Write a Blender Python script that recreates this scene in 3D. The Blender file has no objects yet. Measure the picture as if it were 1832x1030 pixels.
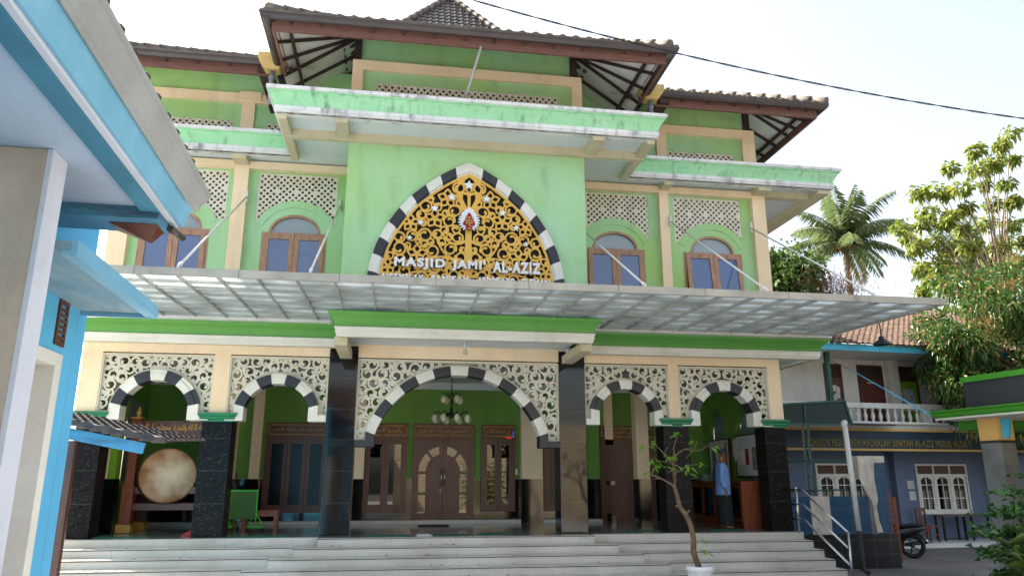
import bpy, math, random
import numpy as np
from mathutils import Vector, Matrix
R = math.radians
sc = bpy.context.scene
col = sc.collection
# ------------------------------------------------------------------ camera, sky, sun, exposure
CAMZ = 1.05                                    # metres above the mosque's porch floor (z = 0)
cam_d = bpy.data.cameras.new('camera'); cam = bpy.data.objects.new('camera', cam_d); col.objects.link(cam)
cam.location = (0, 0, CAMZ)
cam_d.sensor_width = 36.0; cam_d.lens = 36.0 * 1322.13 / 1832.0
cam_d.clip_start = 0.05; cam_d.clip_end = 2000
cam.rotation_euler = (R(90 + 14.466), 0, R(-8.834))
sc.camera = cam
SUN_AZ, SUN_EL = (-0.80, 0.60), 43.0           # towards the sun: behind and left of the mosque
world = bpy.data.worlds.new('World'); sc.world = world; world.use_nodes = True
wn = world.node_tree; bg = wn.nodes['Background']
sky = wn.nodes.new('ShaderNodeTexSky'); sky.sky_type = 'NISHITA'; sky.sun_disc = False
sky.sun_elevation = R(SUN_EL); sky.sun_rotation = math.atan2(SUN_AZ[0], SUN_AZ[1])
sky.air_density = 1.1; sky.dust_density = 4.0; sky.ozone_density = 1.0; sky.altitude = 100
hs = wn.nodes.new('ShaderNodeHueSaturation'); hs.inputs['Saturation'].default_value = .65; wn.links.new(sky.outputs[0], hs.inputs['Color'])
tint = wn.nodes.new('ShaderNodeMix'); tint.data_type = 'RGBA'; tint.blend_type = 'MULTIPLY'; tint.inputs[0].default_value = 1; tint.inputs[7].default_value = (1.02, 1.0, .95, 1)
wn.links.new(hs.outputs[0], tint.inputs[6]); wn.links.new(tint.outputs[2], bg.inputs[0]); bg.inputs[1].default_value = 0.13
sun_d = bpy.data.lights.new('sun', 'SUN'); sun = bpy.data.objects.new('sun', sun_d); col.objects.link(sun)
sun_d.energy = 5.0; sun_d.angle = R(0.5); sun_d.color = (1.0, 0.90, 0.76)
sv = Vector((SUN_AZ[0], SUN_AZ[1], 0)).normalized() * math.cos(R(SUN_EL)) + Vector((0, 0, math.sin(R(SUN_EL))))
sun.rotation_euler = (-sv).to_track_quat('-Z', 'Y').to_euler()
sc.view_settings.view_transform = 'Standard'; sc.view_settings.look = 'None'
sc.view_settings.exposure = 1.72; sc.view_settings.gamma = 1
sc.cycles.max_bounces = 8; sc.cycles.diffuse_bounces = 5; sc.cycles.glossy_bounces = 4
sc.cycles.transmission_bounces = 6; sc.cycles.transparent_max_bounces = 8
rng = random.Random(7)

# ------------------------------------------------------------------ materials
def s2l(c):
    return tuple(((v / 255) / 12.92 if v / 255 <= .04045 else ((v / 255 + .055) / 1.055) ** 2.4) for v in c)
def mat(name, rgb, rough=.7, rgb2=None, nscale=3., nstr=.5, bump=0., bscale=60., metal=0., spec=.5,
        grime=0., gscale=(5, 5, .7), gcol=(.03, .03, .028), trans=0., speck=None, stretch=None, coat=0., fine=.08):
    m = bpy.data.materials.new(name); m.use_nodes = True; nt = m.node_tree; N = nt.nodes; L = nt.links
    b = N['Principled BSDF']; c = s2l(rgb) + (1,)
    b.inputs['Roughness'].default_value = rough; b.inputs['Metallic'].default_value = metal
    b.inputs['Specular IOR Level'].default_value = spec; b.inputs['Coat Weight'].default_value = coat
    b.inputs['Coat Roughness'].default_value = .1
    tc = N.new('ShaderNodeTexCoord')
    def noise(scale, sx=None, det=5):
        t = N.new('ShaderNodeTexNoise'); t.inputs['Scale'].default_value = scale; t.inputs['Detail'].default_value = det
        if sx:
            mp = N.new('ShaderNodeMapping'); mp.inputs['Scale'].default_value = sx
            L.new(tc.outputs['Object'], mp.inputs['Vector']); L.new(mp.outputs[0], t.inputs['Vector'])
        else: L.new(tc.outputs['Object'], t.inputs['Vector'])
        return t
    def ramp(a, bb, src):
        r = N.new('ShaderNodeMapRange'); r.inputs['From Min'].default_value = a; r.inputs['From Max'].default_value = bb
        L.new(src, r.inputs['Value']); return r.outputs[0]
    def mix(f, a, bb):
        x = N.new('ShaderNodeMix'); x.data_type = 'RGBA'
        if hasattr(f, 'links'): L.new(f, x.inputs[0])
        else: x.inputs[0].default_value = f
        for i, v in ((6, a), (7, bb)):
            if hasattr(v, 'links'): L.new(v, x.inputs[i])
            else: x.inputs[i].default_value = v
        return x.outputs[2]
    c2 = (s2l(rgb2) if rgb2 else tuple(v * (1 - nstr * .35) for v in c[:3])) + (1,)
    out = mix(ramp(.32, .68, noise(nscale, stretch).outputs[0]), c, c2)
    if fine:
        fn = noise(38, None, 3)
        out = mix(ramp(.35, .75, fn.outputs[0]), out, mix(fine, out, (.02, .018, .015, 1)))
    if speck:
        v = N.new('ShaderNodeTexVoronoi'); v.inputs['Scale'].default_value = speck[1]
        L.new(tc.outputs['Object'], v.inputs['Vector'])
        n2 = noise(speck[1] * .6, None, 2)
        mm = N.new('ShaderNodeMath'); mm.operation = 'MULTIPLY'
        L.new(ramp(.25, .12, v.outputs['Distance']), mm.inputs[0]); L.new(ramp(.52, .62, n2.outputs[0]), mm.inputs[1])
        out = mix(mm.outputs[0], out, s2l(speck[0]) + (1,))
    if grime:
        g = noise(1.0, gscale, 8); g2 = noise(2.3, None, 4)
        mm = N.new('ShaderNodeMath'); mm.operation = 'MULTIPLY'
        L.new(ramp(.50, .74, g.outputs[0]), mm.inputs[0]); L.new(ramp(.35, .6, g2.outputs[0]), mm.inputs[1])
        m3 = N.new('ShaderNodeMath'); m3.operation = 'MULTIPLY'; L.new(mm.outputs[0], m3.inputs[0]); m3.inputs[1].default_value = grime
        m3.use_clamp = True
        out = mix(m3.outputs[0], out, tuple(gcol) + (1,))
    L.new(out, b.inputs['Base Color'])
    if bump:
        bn = noise(bscale, None, 4); bp = N.new('ShaderNodeBump'); bp.inputs['Strength'].default_value = bump
        bp.inputs['Distance'].default_value = .01
        L.new(bn.outputs[0], bp.inputs['Height']); L.new(bp.outputs[0], b.inputs['Normal'])
    if trans:
        t = N.new('ShaderNodeBsdfTranslucent'); L.new(out, t.inputs[0]); mx = N.new('ShaderNodeMixShader')
        mx.inputs[0].default_value = trans; L.new(b.outputs[0], mx.inputs[1]); L.new(t.outputs[0], mx.inputs[2])
        L.new(mx.outputs[0], N['Material Output'].inputs[0])
    return m
def tiles(m, sx, sz, mortar=(.12, .12, .11), w=.006, axis='XZ', bias=0.):
    """lay tile joints over a material's base colour"""
    nt = m.node_tree; N = nt.nodes; L = nt.links; b = N['Principled BSDF']
    src = b.inputs['Base Color'].links[0].from_socket
    tc = N.new('ShaderNodeTexCoord'); sp = N.new('ShaderNodeSeparateXYZ'); L.new(tc.outputs['Object'], sp.inputs[0])
    cb = N.new('ShaderNodeCombineXYZ')
    L.new(sp.outputs[axis[0]], cb.inputs[0]); L.new(sp.outputs[axis[1]], cb.inputs[1])
    br = N.new('ShaderNodeTexBrick'); br.offset = bias; br.inputs['Scale'].default_value = 1
    br.inputs['Brick Width'].default_value = sx; br.inputs['Row Height'].default_value = sz
    br.inputs['Mortar Size'].default_value = w; br.inputs['Mortar Smooth'].default_value = .1
    L.new(cb.outputs[0], br.inputs['Vector'])
    x = N.new('ShaderNodeMix'); x.data_type = 'RGBA'; L.new(br.outputs['Fac'], x.inputs[0]); L.new(src, x.inputs[6])
    x.inputs[7].default_value = tuple(mortar) + (1,); L.new(x.outputs[2], b.inputs['Base Color'])
    return m
def glassy(name, rgb, rough=.03, alpha=.0, tint=None):
    m = bpy.data.materials.new(name); m.use_nodes = True; b = m.node_tree.nodes['Principled BSDF']
    b.inputs['Base Color'].default_value = s2l(rgb) + (1,); b.inputs['Roughness'].default_value = rough
    b.inputs['Specular IOR Level'].default_value = .9; b.inputs['IOR'].default_value = 1.6
    return m
M = {}
M['wall_green'] = mat('wall_green', (164, 204, 126), .8, (170, 214, 176), .5, bump=.15, bscale=70, grime=.3, gscale=(3, 3, .35), gcol=(.12, .16, .08), fine=.12)
M['mint'] = mat('mint_paint', (146, 208, 158), .7, (166, 218, 180), 1.2, grime=.5, gscale=(9, 9, .5), bump=.1)
M['white_stained'] = mat('white_paint_stained', (228, 228, 228), .7, (210, 212, 216), 1.5, grime=.8, gscale=(6, 6, 1.1), bump=.1)
M['white'] = mat('white_paint', (228, 226, 220), .6, (212, 210, 202), 2., grime=.12, bump=.08)
M['grime'] = mat('mould_line', (60, 58, 56), .9, (150, 148, 145), 6.)
M['soffit'] = mat('soffit_paint', (204, 216, 222), .8, (212, 216, 218), 1.2, grime=.15, gscale=(1, 1, 1))
M['cream'] = mat('cream_paint', (244, 220, 188), .75, (234, 208, 174), .9, bump=.1, grime=.15, gscale=(4, 4, .6))
M['cream_dull'] = mat('cream_beam_paint', (206, 196, 168), .75, (190, 180, 152), 1.1, bump=.1, grime=.2)
M['fascia_green'] = mat('fascia_green', (84, 150, 62), .5, (92, 156, 72), .7, grime=.15)
M['cap_green'] = mat('capital_green', (22, 120, 78), .4, (20, 104, 70), 3.)
M['granite'] = tiles(mat('black_granite', (20, 20, 24), .07, (12, 12, 15), 4., speck=((120, 106, 90), 55), fine=0, spec=.5), 50, .6, (.06, .06, .06), .004)
M['granite_matte'] = tiles(mat('speckled_granite', (20, 20, 23), .35, (12, 12, 14), 4., speck=((170, 150, 126), 48), fine=0, spec=.12), 50, .6, (.06, .06, .06), .004)
M['granite_wall'] = tiles(mat('black_granite_dado', (20, 21, 24), .09, (14, 14, 16), 4., speck=((80, 74, 66), 60), fine=0, spec=.7), .6, 5., (.04, .04, .04), .004)
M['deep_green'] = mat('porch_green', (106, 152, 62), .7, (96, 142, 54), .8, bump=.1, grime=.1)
M['floor_tile'] = tiles(mat('floor_tile', (142, 146, 142), .12, (126, 130, 128), .8, grime=.2, gscale=(1, 1, 1)), .6, .6, (.12, .12, .12), .005, 'XY')
M['step_tile'] = tiles(mat('step_tile', (204, 200, 194), .35, (184, 178, 168), 1.0, grime=.5, gscale=(1.2, 1.2, 5), gcol=(.22, .19, .15), fine=.14), .6, 50, (.42, .40, .37), .005, 'XZ')
M['joint'] = mat('dark_joint', (52, 50, 50), .8)
M['wood'] = mat('dark_teak', (104, 56, 36), .4, (68, 34, 22), 2., stretch=(14, 14, 1.1), bump=.1)
M['wood_red'] = mat('red_brown_wood', (140, 68, 34), .5, (110, 46, 20), 2., stretch=(12, 12, 1.1))
M['fascia_wood'] = mat('fascia_board', (124, 86, 76), .7, (98, 66, 58), 3., stretch=(1, 8, 14), grime=.35)
M['rafter'] = mat('rafter_wood', (66, 44, 40), .7, (48, 32, 30), 4.)
M['gutter'] = mat('brown_gutter', (72, 62, 62), .35, (58, 50, 50), 2.)
M['roof'] = mat('glazed_roof_tile', (92, 84, 80), .4, (66, 60, 58), 5., grime=.3, gscale=(2, 2, 2))
M['ridge'] = mat('ridge_cap', (128, 118, 108), .7, (92, 84, 76), 7., bump=.3, bscale=30)
M['clay'] = mat('clay_tile', (112, 86, 72), .85, (58, 48, 44), 7.5, grime=.9, gscale=(3, 3, 3))
M['clay_dark'] = mat('old_clay_tile', (84, 68, 66), .85, (48, 42, 42), 9., grime=.8, gscale=(3, 3, 3))
M['lattice'] = mat('cast_lattice', (228, 222, 210), .75, (212, 204, 190), 3., grime=.2)
M['scroll'] = mat('scroll_panel', (214, 208, 192), .6, (200, 194, 178), 1.5)
M['gold'] = mat('gold_paint', (226, 178, 72), .45, (212, 162, 60), 2., metal=.0, spec=.6)
M['gold_dark'] = mat('gilded_carving', (214, 162, 70), .4, (150, 108, 44), 9.)
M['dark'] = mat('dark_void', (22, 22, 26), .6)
M['charcoal'] = mat('black_paint', (40, 42, 52), .45, (32, 34, 42), 2.)
M['frame_wood'] = mat('window_frame_wood', (182, 142, 118), .6, (156, 116, 96), 2.5, stretch=(8, 8, 2), grime=.3)
M['glass_blue'] = glassy('window_glass', (72, 92, 138), .05)
M['glass_pale'] = glassy('frosted_glass', (128, 140, 150), .25)
M['glass_dark'] = glassy('dark_glass', (10, 11, 14), .02); M['glass_dark'].node_tree.nodes['Principled BSDF'].inputs['IOR'].default_value = 1.5; M['glass_dim'] = mat('dim_glass', (12, 13, 16), .25, spec=.25, fine=0)
M['steel'] = mat('stainless_steel', (190, 190, 190), .22, metal=.95, fine=0)
M['alu'] = mat('painted_aluminium', (176, 178, 176), .45, (158, 160, 158), 3., metal=.2, grime=.2)
M['alu_edge'] = mat('canopy_flashing', (172, 168, 158), .5, (150, 146, 138), 1.6, grime=.5, gscale=(3, 3, 1))
M['blue_wall'] = mat('sky_blue_wall', (96, 184, 226), .75, (74, 162, 210), .9, bump=.15, grime=.2, gscale=(2, 2, 1), gcol=(.1, .16, .2))
M['blue_light'] = mat('light_blue_fascia', (122, 180, 210), .6, (104, 164, 196), 2.6, bump=.2, grime=.5, gscale=(1, 1, 1), gcol=(.2, .35, .4))
M['teal'] = mat('teal_fascia', (60, 134, 164), .6, (50, 118, 148), 1.8, grime=.35, bump=.2)
M['teal_peel'] = mat('peeling_teal', (84, 150, 186), .7, (64, 116, 144), 3., grime=1.6, gscale=(1.5, 1.5, 9))
M['ceil_blue'] = mat('blueish_ceiling', (176, 196, 218), .85, (166, 184, 206), .8, grime=.3, gscale=(1.5, 1.5, 1.5), gcol=(.25, .25, .26))
M['ceil_peel'] = mat('peeling_blue_soffit', (104, 148, 172), .85, (136, 160, 170), 3., stretch=(2.5, .6, 1), grime=.7, gscale=(5, 2, 2), gcol=(.12, .13, .15), bump=.4, bscale=12)
M['plaster'] = mat('bare_plaster', (196, 184, 170), .85, (178, 164, 148), 1.6, bump=.25, bscale=40, grime=.2)
M['pale_paint'] = mat('pale_lilac_paint', (206, 212, 226), .7, (196, 200, 212), 1.2, grime=.12)
M['gutter_white'] = mat('grey_white_gutter', (164, 168, 170), .5, (146, 150, 152), 1.4, grime=.4, gscale=(2, .5, 2))
M['ground'] = mat('court_paving', (120, 118, 114), .85, (92, 90, 88), .7, bump=.3, bscale=25, grime=.3, gscale=(1, 1, 1))
tiles(M['ground'], .4, .2, (.05, .05, .05), .008, 'XY', .5)
M['soil'] = mat('soil', (84, 70, 52), .95, (64, 54, 40), 2., bump=.5)
M['rb_white'] = mat('off_white_wall', (222, 220, 216), .8, (206, 204, 200), .8, grime=.25)
M['lilac'] = mat('lilac_wall', (102, 116, 142), .8, (92, 106, 130), .8, grime=.2)
M['door_brown'] = mat('brown_door_paint', (96, 50, 38), .5, (82, 42, 32), 2.)
M['lime'] = mat('lime_door_paint', (126, 172, 40), .5, (112, 158, 36), 2.)
M['turq'] = mat('turquoise_board', (62, 168, 206), .6, (80, 184, 214), 2., grime=.3)
M['sign_blue'] = mat('sign_board_blue', (20, 54, 80), .5, (16, 44, 68), 1.)
M['sign_text'] = mat('sign_lettering', (132, 118, 62), .5)
M['lettering'] = mat('white_lettering', (236, 238, 244), .5, fine=0)
M['dgreen'] = mat('dark_green_steel', (16, 78, 66), .5, (14, 66, 56), 3.)
M['mesh_green'] = mat('shade_netting', (52, 66, 64), .9, (44, 56, 54), 20.)
M['tile_blue'] = tiles(mat('blue_wall_tile', (16, 74, 112), .35, (12, 60, 94), 4., grime=.2), .25, .25, (.06, .13, .17), .004)
M['tile_dark'] = tiles(mat('black_wall_tile', (30, 34, 38), .3, (22, 26, 30), 3.), .4, .3, (.08, .09, .1), .005)
M['pvc'] = mat('white_pvc', (222, 222, 222), .35, (206, 206, 204), 2., grime=.2)
M['peel_white'] = mat('peeling_plaster', (216, 210, 200), .85, (186, 172, 156), 4., grime=1.1, gscale=(3, 3, 2), gcol=(.25, .18, .12))
M['stone_grey'] = tiles(mat('grey_stone_clad', (122, 126, 124), .75, (98, 102, 100), 3., bump=.3), 5, .3, (.1, .1, .1), .004)
M['booth_cream'] = mat('booth_cream', (226, 184, 112), .8, (212, 170, 98), 1.)
M['booth_green'] = mat('booth_green', (62, 142, 30), .55, (54, 130, 28), 2.)
M['board_black'] = mat('black_parapet', (44, 48, 56), .6, (36, 40, 46), .9)
M['rubber'] = mat('black_rubber', (18, 18, 19), .7, fine=0)
M['bike'] = mat('black_plastic', (20, 21, 24), .3, fine=0, coat=.3)
M['red'] = mat('red_plastic', (196, 32, 30), .4, fine=0)
M['mat_green'] = mat('green_mat', (10, 104, 84), .9, (8, 86, 70), 8., bump=.5)
M['skin_drum'] = mat('drum_hide', (222, 196, 164), .8, (160, 110, 72), 1.9, grime=.7, gscale=(2.4, 2.4, 2.4), gcol=(.16, .07, .03))
M['board_green'] = mat('green_metal', (46, 96, 30), .5, (38, 84, 26), 2.)
M['bright_green'] = mat('bright_green_tube', (60, 200, 60), .4)
M['globe'] = mat('opal_glass', (206, 200, 176), .25, (192, 186, 160), 8.)
M['black_iron'] = mat('black_iron', (20, 20, 20), .5)
M['paper'] = mat('paper', (200, 200, 196), .8, (188, 188, 184), 3.)
M['photo'] = mat('printed_photo', (70, 84, 96), .6, (150, 130, 96), 9.)
M['red_paper'] = mat('red_poster', (160, 28, 34), .6, (120, 16, 24), 4.)
M['bark'] = mat('bark', (118, 96, 74), .9, (86, 68, 52), 9., bump=.5, bscale=30)
M['bark_pale'] = mat('pale_bark', (150, 134, 112), .9, (112, 98, 80), 7., bump=.4)
M['skin'] = mat('brown_skin', (134, 86, 62), .55, (120, 74, 52), 9., fine=0)
M['trouser'] = mat('grey_trousers', (70, 72, 68), .9, (58, 60, 56), 7.)
M['sarong'] = mat('dark_green_sarong', (20, 32, 32), .9, (12, 22, 22), 5., bump=.2)
M['cap_cloth'] = mat('patterned_cap', (44, 68, 76), .8, (24, 34, 40), 30.)
M['brick_pale'] = tiles(mat('pale_block_wall', (228, 212, 182), .9, (206, 186, 154), 1.5, grime=.4), .4, .2, (.3, .25, .18), .012, 'XZ', .5)
M['house_beige'] = mat('beige_wall', (226, 204, 160), .8)
M['car_white'] = mat('white_car_paint', (225, 225, 225), .2, coat=.5, fine=0)
M['led_red'] = mat('led_red', (255, 30, 40)); M['led_blue'] = mat('led_blue', (40, 50, 255))
for k, c in (('led_red', (1, .03, .05, 1)), ('led_blue', (.05, .08, 1, 1))):
    b = M[k].node_tree.nodes['Principled BSDF']; b.inputs['Emission Color'].default_value = c; b.inputs['Emission Strength'].default_value = .5
def drum_mat():
    m = mat('drum_hide_radial', (184, 140, 96), .8, (136, 88, 52), 2.6, grime=.5, gscale=(3, 3, 3), gcol=(.16, .06, .02), fine=.2)
    nt = m.node_tree; N = nt.nodes; L = nt.links; b = N['Principled BSDF']; src = b.inputs['Base Color'].links[0].from_socket
    tc = N.new('ShaderNodeTexCoord'); ns = N.new('ShaderNodeTexNoise'); ns.inputs['Scale'].default_value = 3; ns.inputs['Detail'].default_value = 6; L.new(tc.outputs['Object'], ns.inputs[0])
    vl = N.new('ShaderNodeVectorMath'); vl.operation = 'DISTANCE'; L.new(tc.outputs['Object'], vl.inputs[0]); vl.inputs[1].default_value = (-.08, 0, -.05)
    ad = N.new('ShaderNodeMath'); ad.operation = 'MULTIPLY_ADD'; L.new(ns.outputs[0], ad.inputs[0]); ad.inputs[1].default_value = .7; L.new(vl.outputs['Value'], ad.inputs[2])
    r = N.new('ShaderNodeMapRange'); r.inputs[1].default_value = .95; r.inputs[2].default_value = .45; L.new(ad.outputs[0], r.inputs[0])
    x = N.new('ShaderNodeMix'); x.data_type = 'RGBA'; L.new(r.outputs[0], x.inputs[0]); L.new(src, x.inputs[6]); x.inputs[7].default_value = s2l((212, 198, 172))+(1,)
    L.new(x.outputs[2], b.inputs['Base Color']); return m
M['skin_drum'] = drum_mat()
def shirt_mat():
    m = mat('blue_printed_shirt', (104, 142, 196), .85, (92, 128, 184), 3.)
    nt = m.node_tree; N = nt.nodes; L = nt.links; b = N['Principled BSDF']; src = b.inputs['Base Color'].links[0].from_socket
    tc = N.new('ShaderNodeTexCoord'); v = N.new('ShaderNodeTexVoronoi'); v.inputs['Scale'].default_value = 38; L.new(tc.outputs['Object'], v.inputs[0])
    r = N.new('ShaderNodeMapRange'); r.inputs[1].default_value = .34; r.inputs[2].default_value = .22; L.new(v.outputs['Distance'], r.inputs[0])
    x = N.new('ShaderNodeMix'); x.data_type = 'RGBA'; L.new(r.outputs[0], x.inputs[0]); L.new(src, x.inputs[6]); x.inputs[7].default_value = s2l((150, 178, 214)) + (1,)
    L.new(x.outputs[2], b.inputs['Base Color']); return m
M['shirt'] = shirt_mat()
# twin-wall canopy sheet: milky, lets the sky through
def sheet_mat():
    m = bpy.data.materials.new('milky_sheet'); m.use_nodes = True; nt = m.node_tree; N = nt.nodes; L = nt.links
    b = N['Principled BSDF']; tc = N.new('ShaderNodeTexCoord')
    n = N.new('ShaderNodeTexNoise'); n.inputs['Scale'].default_value = 1.4; n.inputs['Detail'].default_value = 6; L.new(tc.outputs['Object'], n.inputs[0])
    cr = N.new('ShaderNodeValToRGB'); cr.color_ramp.elements[0].position = .35; cr.color_ramp.elements[0].color = (.46, .50, .49, 1)
    cr.color_ramp.elements[1].position = .62; cr.color_ramp.elements[1].color = (.86, .9, .9, 1)
    L.new(n.outputs[0], cr.inputs[0]); L.new(cr.outputs[0], b.inputs['Base Color']); b.inputs['Roughness'].default_value = .25
    t = N.new('ShaderNodeBsdfTranslucent'); L.new(cr.outputs[0], t.inputs[0]); mx = N.new('ShaderNodeMixShader'); mx.inputs[0].default_value = .72
    L.new(b.outputs[0], mx.inputs[1]); L.new(t.outputs[0], mx.inputs[2]); L.new(mx.outputs[0], N['Material Output'].inputs[0]); return m
M['sheet'] = sheet_mat()
def leaf_mat(name, a, b_, trans=.35, rough=.45):
    m = mat(name, a, rough, b_, 1.3, trans=trans, fine=0, spec=.4); return m
M['leaf_mango'] = leaf_mat('mango_leaf', (88, 120, 56), (56, 92, 44), .3, .35)
M['leaf_mango_flower_lit'] = leaf_mat('mango_flower_lit_leaf', (136, 136, 84), (150, 110, 72), .25)  # pale tone for flower sprays and for sunlight painted onto some crown leaves
M['leaf_teak'] = leaf_mat('broad_leaf', (110, 132, 56), (146, 150, 70), .35)
M['leaf_dark'] = leaf_mat('dark_leaf', (66, 92, 44), (86, 112, 46), .35)
M['leaf_palm'] = leaf_mat('palm_leaf', (104, 126, 84), (128, 140, 92), .3)
M['leaf_dry'] = leaf_mat('dry_twigs', (134, 92, 82), (110, 80, 70), .2)
M['leaf_bright'] = leaf_mat('fresh_leaf', (120, 166, 50), (92, 142, 40), .35)
M['leaf_bush'] = leaf_mat('shrub_leaf', (44, 84, 40), (60, 102, 44), .25)
M['petal'] = mat('coral_petal', (236, 96, 72), .6, fine=0)
M['yellow'] = mat('yellow_bag', (226, 200, 40), .5, fine=0)
M['coconut'] = mat('coconut_husk', (150, 110, 60), .7, (110, 84, 50), 9.)

# ------------------------------------------------------------------ mesh helpers
class MB:
    def __init__(s): s.v = []; s.f = []; s.m = []; s.sm = []
    def add(s, vs, fs, mi=0, smooth=False):
        o = len(s.v); s.v.extend(vs)
        for f in fs: s.f.append(tuple(i + o for i in f)); s.m.append(mi); s.sm.append(smooth)
        return s
    def box(s, x0, x1, y0, y1, z0, z1, mi=0):
        if x0 > x1: x0, x1 = x1, x0
        if y0 > y1: y0, y1 = y1, y0
        if z0 > z1: z0, z1 = z1, z0
        v = [(x0,y0,z0),(x1,y0,z0),(x1,y1,z0),(x0,y1,z0),(x0,y0,z1),(x1,y0,z1),(x1,y1,z1),(x0,y1,z1)]
        return s.add(v, [(0,3,2,1),(4,5,6,7),(0,1,5,4),(1,2,6,5),(2,3,7,6),(3,0,4,7)], mi)
    def hexa(s, b, t, mi=0):          # bottom 4 points, top 4 points, both counter-clockwise from above
        return s.add(list(b) + list(t), [(0,3,2,1),(4,5,6,7),(0,1,5,4),(1,2,6,5),(2,3,7,6),(3,0,4,7)], mi)
    def beam(s, p, q, w, h, mi=0, up=(0,0,1)):   # rectangular bar from p to q
        p = Vector(p); q = Vector(q); d = (q - p).normalized(); u = Vector(up)
        if abs(d.dot(u)) > .98: u = Vector((0,1,0))
        a = d.cross(u).normalized() * (w/2); b = a.cross(d).normalized() * (h/2)
        v = [p-a-b, p+a-b, p+a+b, p-a+b, q-a-b, q+a-b, q+a+b, q-a+b]
        return s.add([tuple(x) for x in v], [(0,1,2,3),(7,6,5,4),(0,4,5,1),(1,5,6,2),(2,6,7,3),(3,7,4,0)], mi)
    def tube(s, pts, r, n=8, mi=0, cap=True):
        pts = [Vector(p) for p in pts]; rs = r if isinstance(r, (list, tuple)) else [r] * len(pts)
        vs = []; fs = []; a = None
        for i, p in enumerate(pts):
            d = (pts[min(i+1, len(pts)-1)] - pts[max(i-1, 0)]).normalized()
            if a is None:
                a = d.orthogonal().normalized()
            a = (a - d * a.dot(d)).normalized(); b = d.cross(a)
            for k in range(n):
                t = 2*math.pi*k/n; vs.append(tuple(p + (a*math.cos(t) + b*math.sin(t)) * rs[i]))
        for i in range(len(pts)-1):
            for k in range(n): fs.append((i*n+k, i*n+(k+1)%n, (i+1)*n+(k+1)%n, (i+1)*n+k))
        s.add(vs, fs, mi, True)
        if cap:
            o = len(s.v) - len(vs)
            s.f.append(tuple(o+k for k in reversed(range(n)))); s.m.append(mi); s.sm.append(False)
            s.f.append(tuple(o+(len(pts)-1)*n+k for k in range(n))); s.m.append(mi); s.sm.append(False)
        return s
    def lathe(s, prof, c, n=16, mi=0, axis='Z'):
        vs = []; fs = []
        for (r, h) in prof:
            for k in range(n):
                t = 2*math.pi*k/n; x, y = r*math.cos(t), r*math.sin(t)
                vs.append((c[0]+x, c[1]+y, c[2]+h) if axis == 'Z' else (c[0]+x, c[1]+h, c[2]+y) if axis == 'Y' else (c[0]+h, c[1]+x, c[2]+y))
        for i in range(len(prof)-1):
            for k in range(n): fs.append((i*n+k, i*n+(k+1)%n, (i+1)*n+(k+1)%n, (i+1)*n+k))
        return s.add(vs, fs, mi, True)
    def poly(s, pts, y0, y1, mi=0):    # XZ polygon extruded in y
        n = len(pts); v = [(x, y0, z) for x, z in pts] + [(x, y1, z) for x, z in pts]
        f = [tuple(range(n)), tuple(reversed(range(n, 2*n)))] + [(i, i+n, (i+1)%n+n, (i+1)%n) for i in range(n)]
        return s.add(v, f, mi)
    def prism_x(s, prof, x0, x1, mi=0):  # YZ polygon extruded in x
        n = len(prof); v = [(x0, y, z) for y, z in prof] + [(x1, y, z) for y, z in prof]
        f = [tuple(range(n)), tuple(reversed(range(n, 2*n)))] + [(i, i+n, (i+1)%n+n, (i+1)%n) for i in range(n)]
        return s.add(v, f, mi)
    def sweep(s, path, prof, mis, closed_prof=False):  # path XY; prof (out, z); out is to the right of travel
        n = len(path); offs = []
        for i in range(n):
            def nrm(a, b):
                d = Vector((path[b][0]-path[a][0], path[b][1]-path[a][1])).normalized(); return Vector((d.y, -d.x))
            if i == 0: o = nrm(0, 1)
            elif i == n-1: o = nrm(n-2, n-1)
            else:
                a, b = nrm(i-1, i), nrm(i, i+1); o = (a+b).normalized(); o = o / max(.3, o.dot(a))
            offs.append(o)
        for j in range(len(prof) - (0 if closed_prof else 1)):
            (o0, z0), (o1, z1) = prof[j], prof[(j+1) % len(prof)]
            for i in range(n-1):
                a, b = path[i], path[i+1]; oa, ob = offs[i], offs[i+1]
                v = [(a[0]+oa.x*o0, a[1]+oa.y*o0, z0), (b[0]+ob.x*o0, b[1]+ob.y*o0, z0), (b[0]+ob.x*o1, b[1]+ob.y*o1, z1), (a[0]+oa.x*o1, a[1]+oa.y*o1, z1)]
                s.add(v, [(0,1,2,3)], mis[j])
        for e, rev in ((0, False), (n-1, True)):
            a, o = path[e], offs[e]; idx = len(s.v)
            pts = [(a[0]+o.x*q, a[1]+o.y*q, z) for q, z in prof]
            s.add(pts, [tuple(range(len(pts)))[::-1 if rev else 1]], mis[0])
        return s
    def build(s, name, mats, parent=None, bevel=0, loc=None, rotz=None):
        me = bpy.data.meshes.new(name); me.from_pydata([tuple(v) for v in s.v], [], s.f)
        for m in (mats if isinstance(mats, (list, tuple)) else [mats]): me.materials.append(M[m] if isinstance(m, str) else m)
        me.polygons.foreach_set('material_index', s.m); me.polygons.foreach_set('use_smooth', s.sm); me.update()
        o = bpy.data.objects.new(name, me); col.objects.link(o); o.parent = parent
        if loc is not None: o.location = loc
        if rotz is not None: o.rotation_euler.z = rotz
        if bevel:
            b = o.modifiers.new('bevel', 'BEVEL'); b.width = bevel; b.segments = 2; b.limit_method = 'ANGLE'
        return o
def tag(o, label, cat, group=None, kind=None):
    o['label'] = label; o['category'] = cat
    if group: o['group'] = group
    if kind: o['kind'] = kind
    return o
def struct(o): o['kind'] = 'structure'; return o
def thing(name, label, cat, loc=(0,0,0), rotz=0, group=None):
    o = bpy.data.objects.new(name, None); col.objects.link(o); o.empty_display_size = .3
    o.location = loc; o.rotation_euler.z = rotz; return tag(o, label, cat, group)
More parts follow.
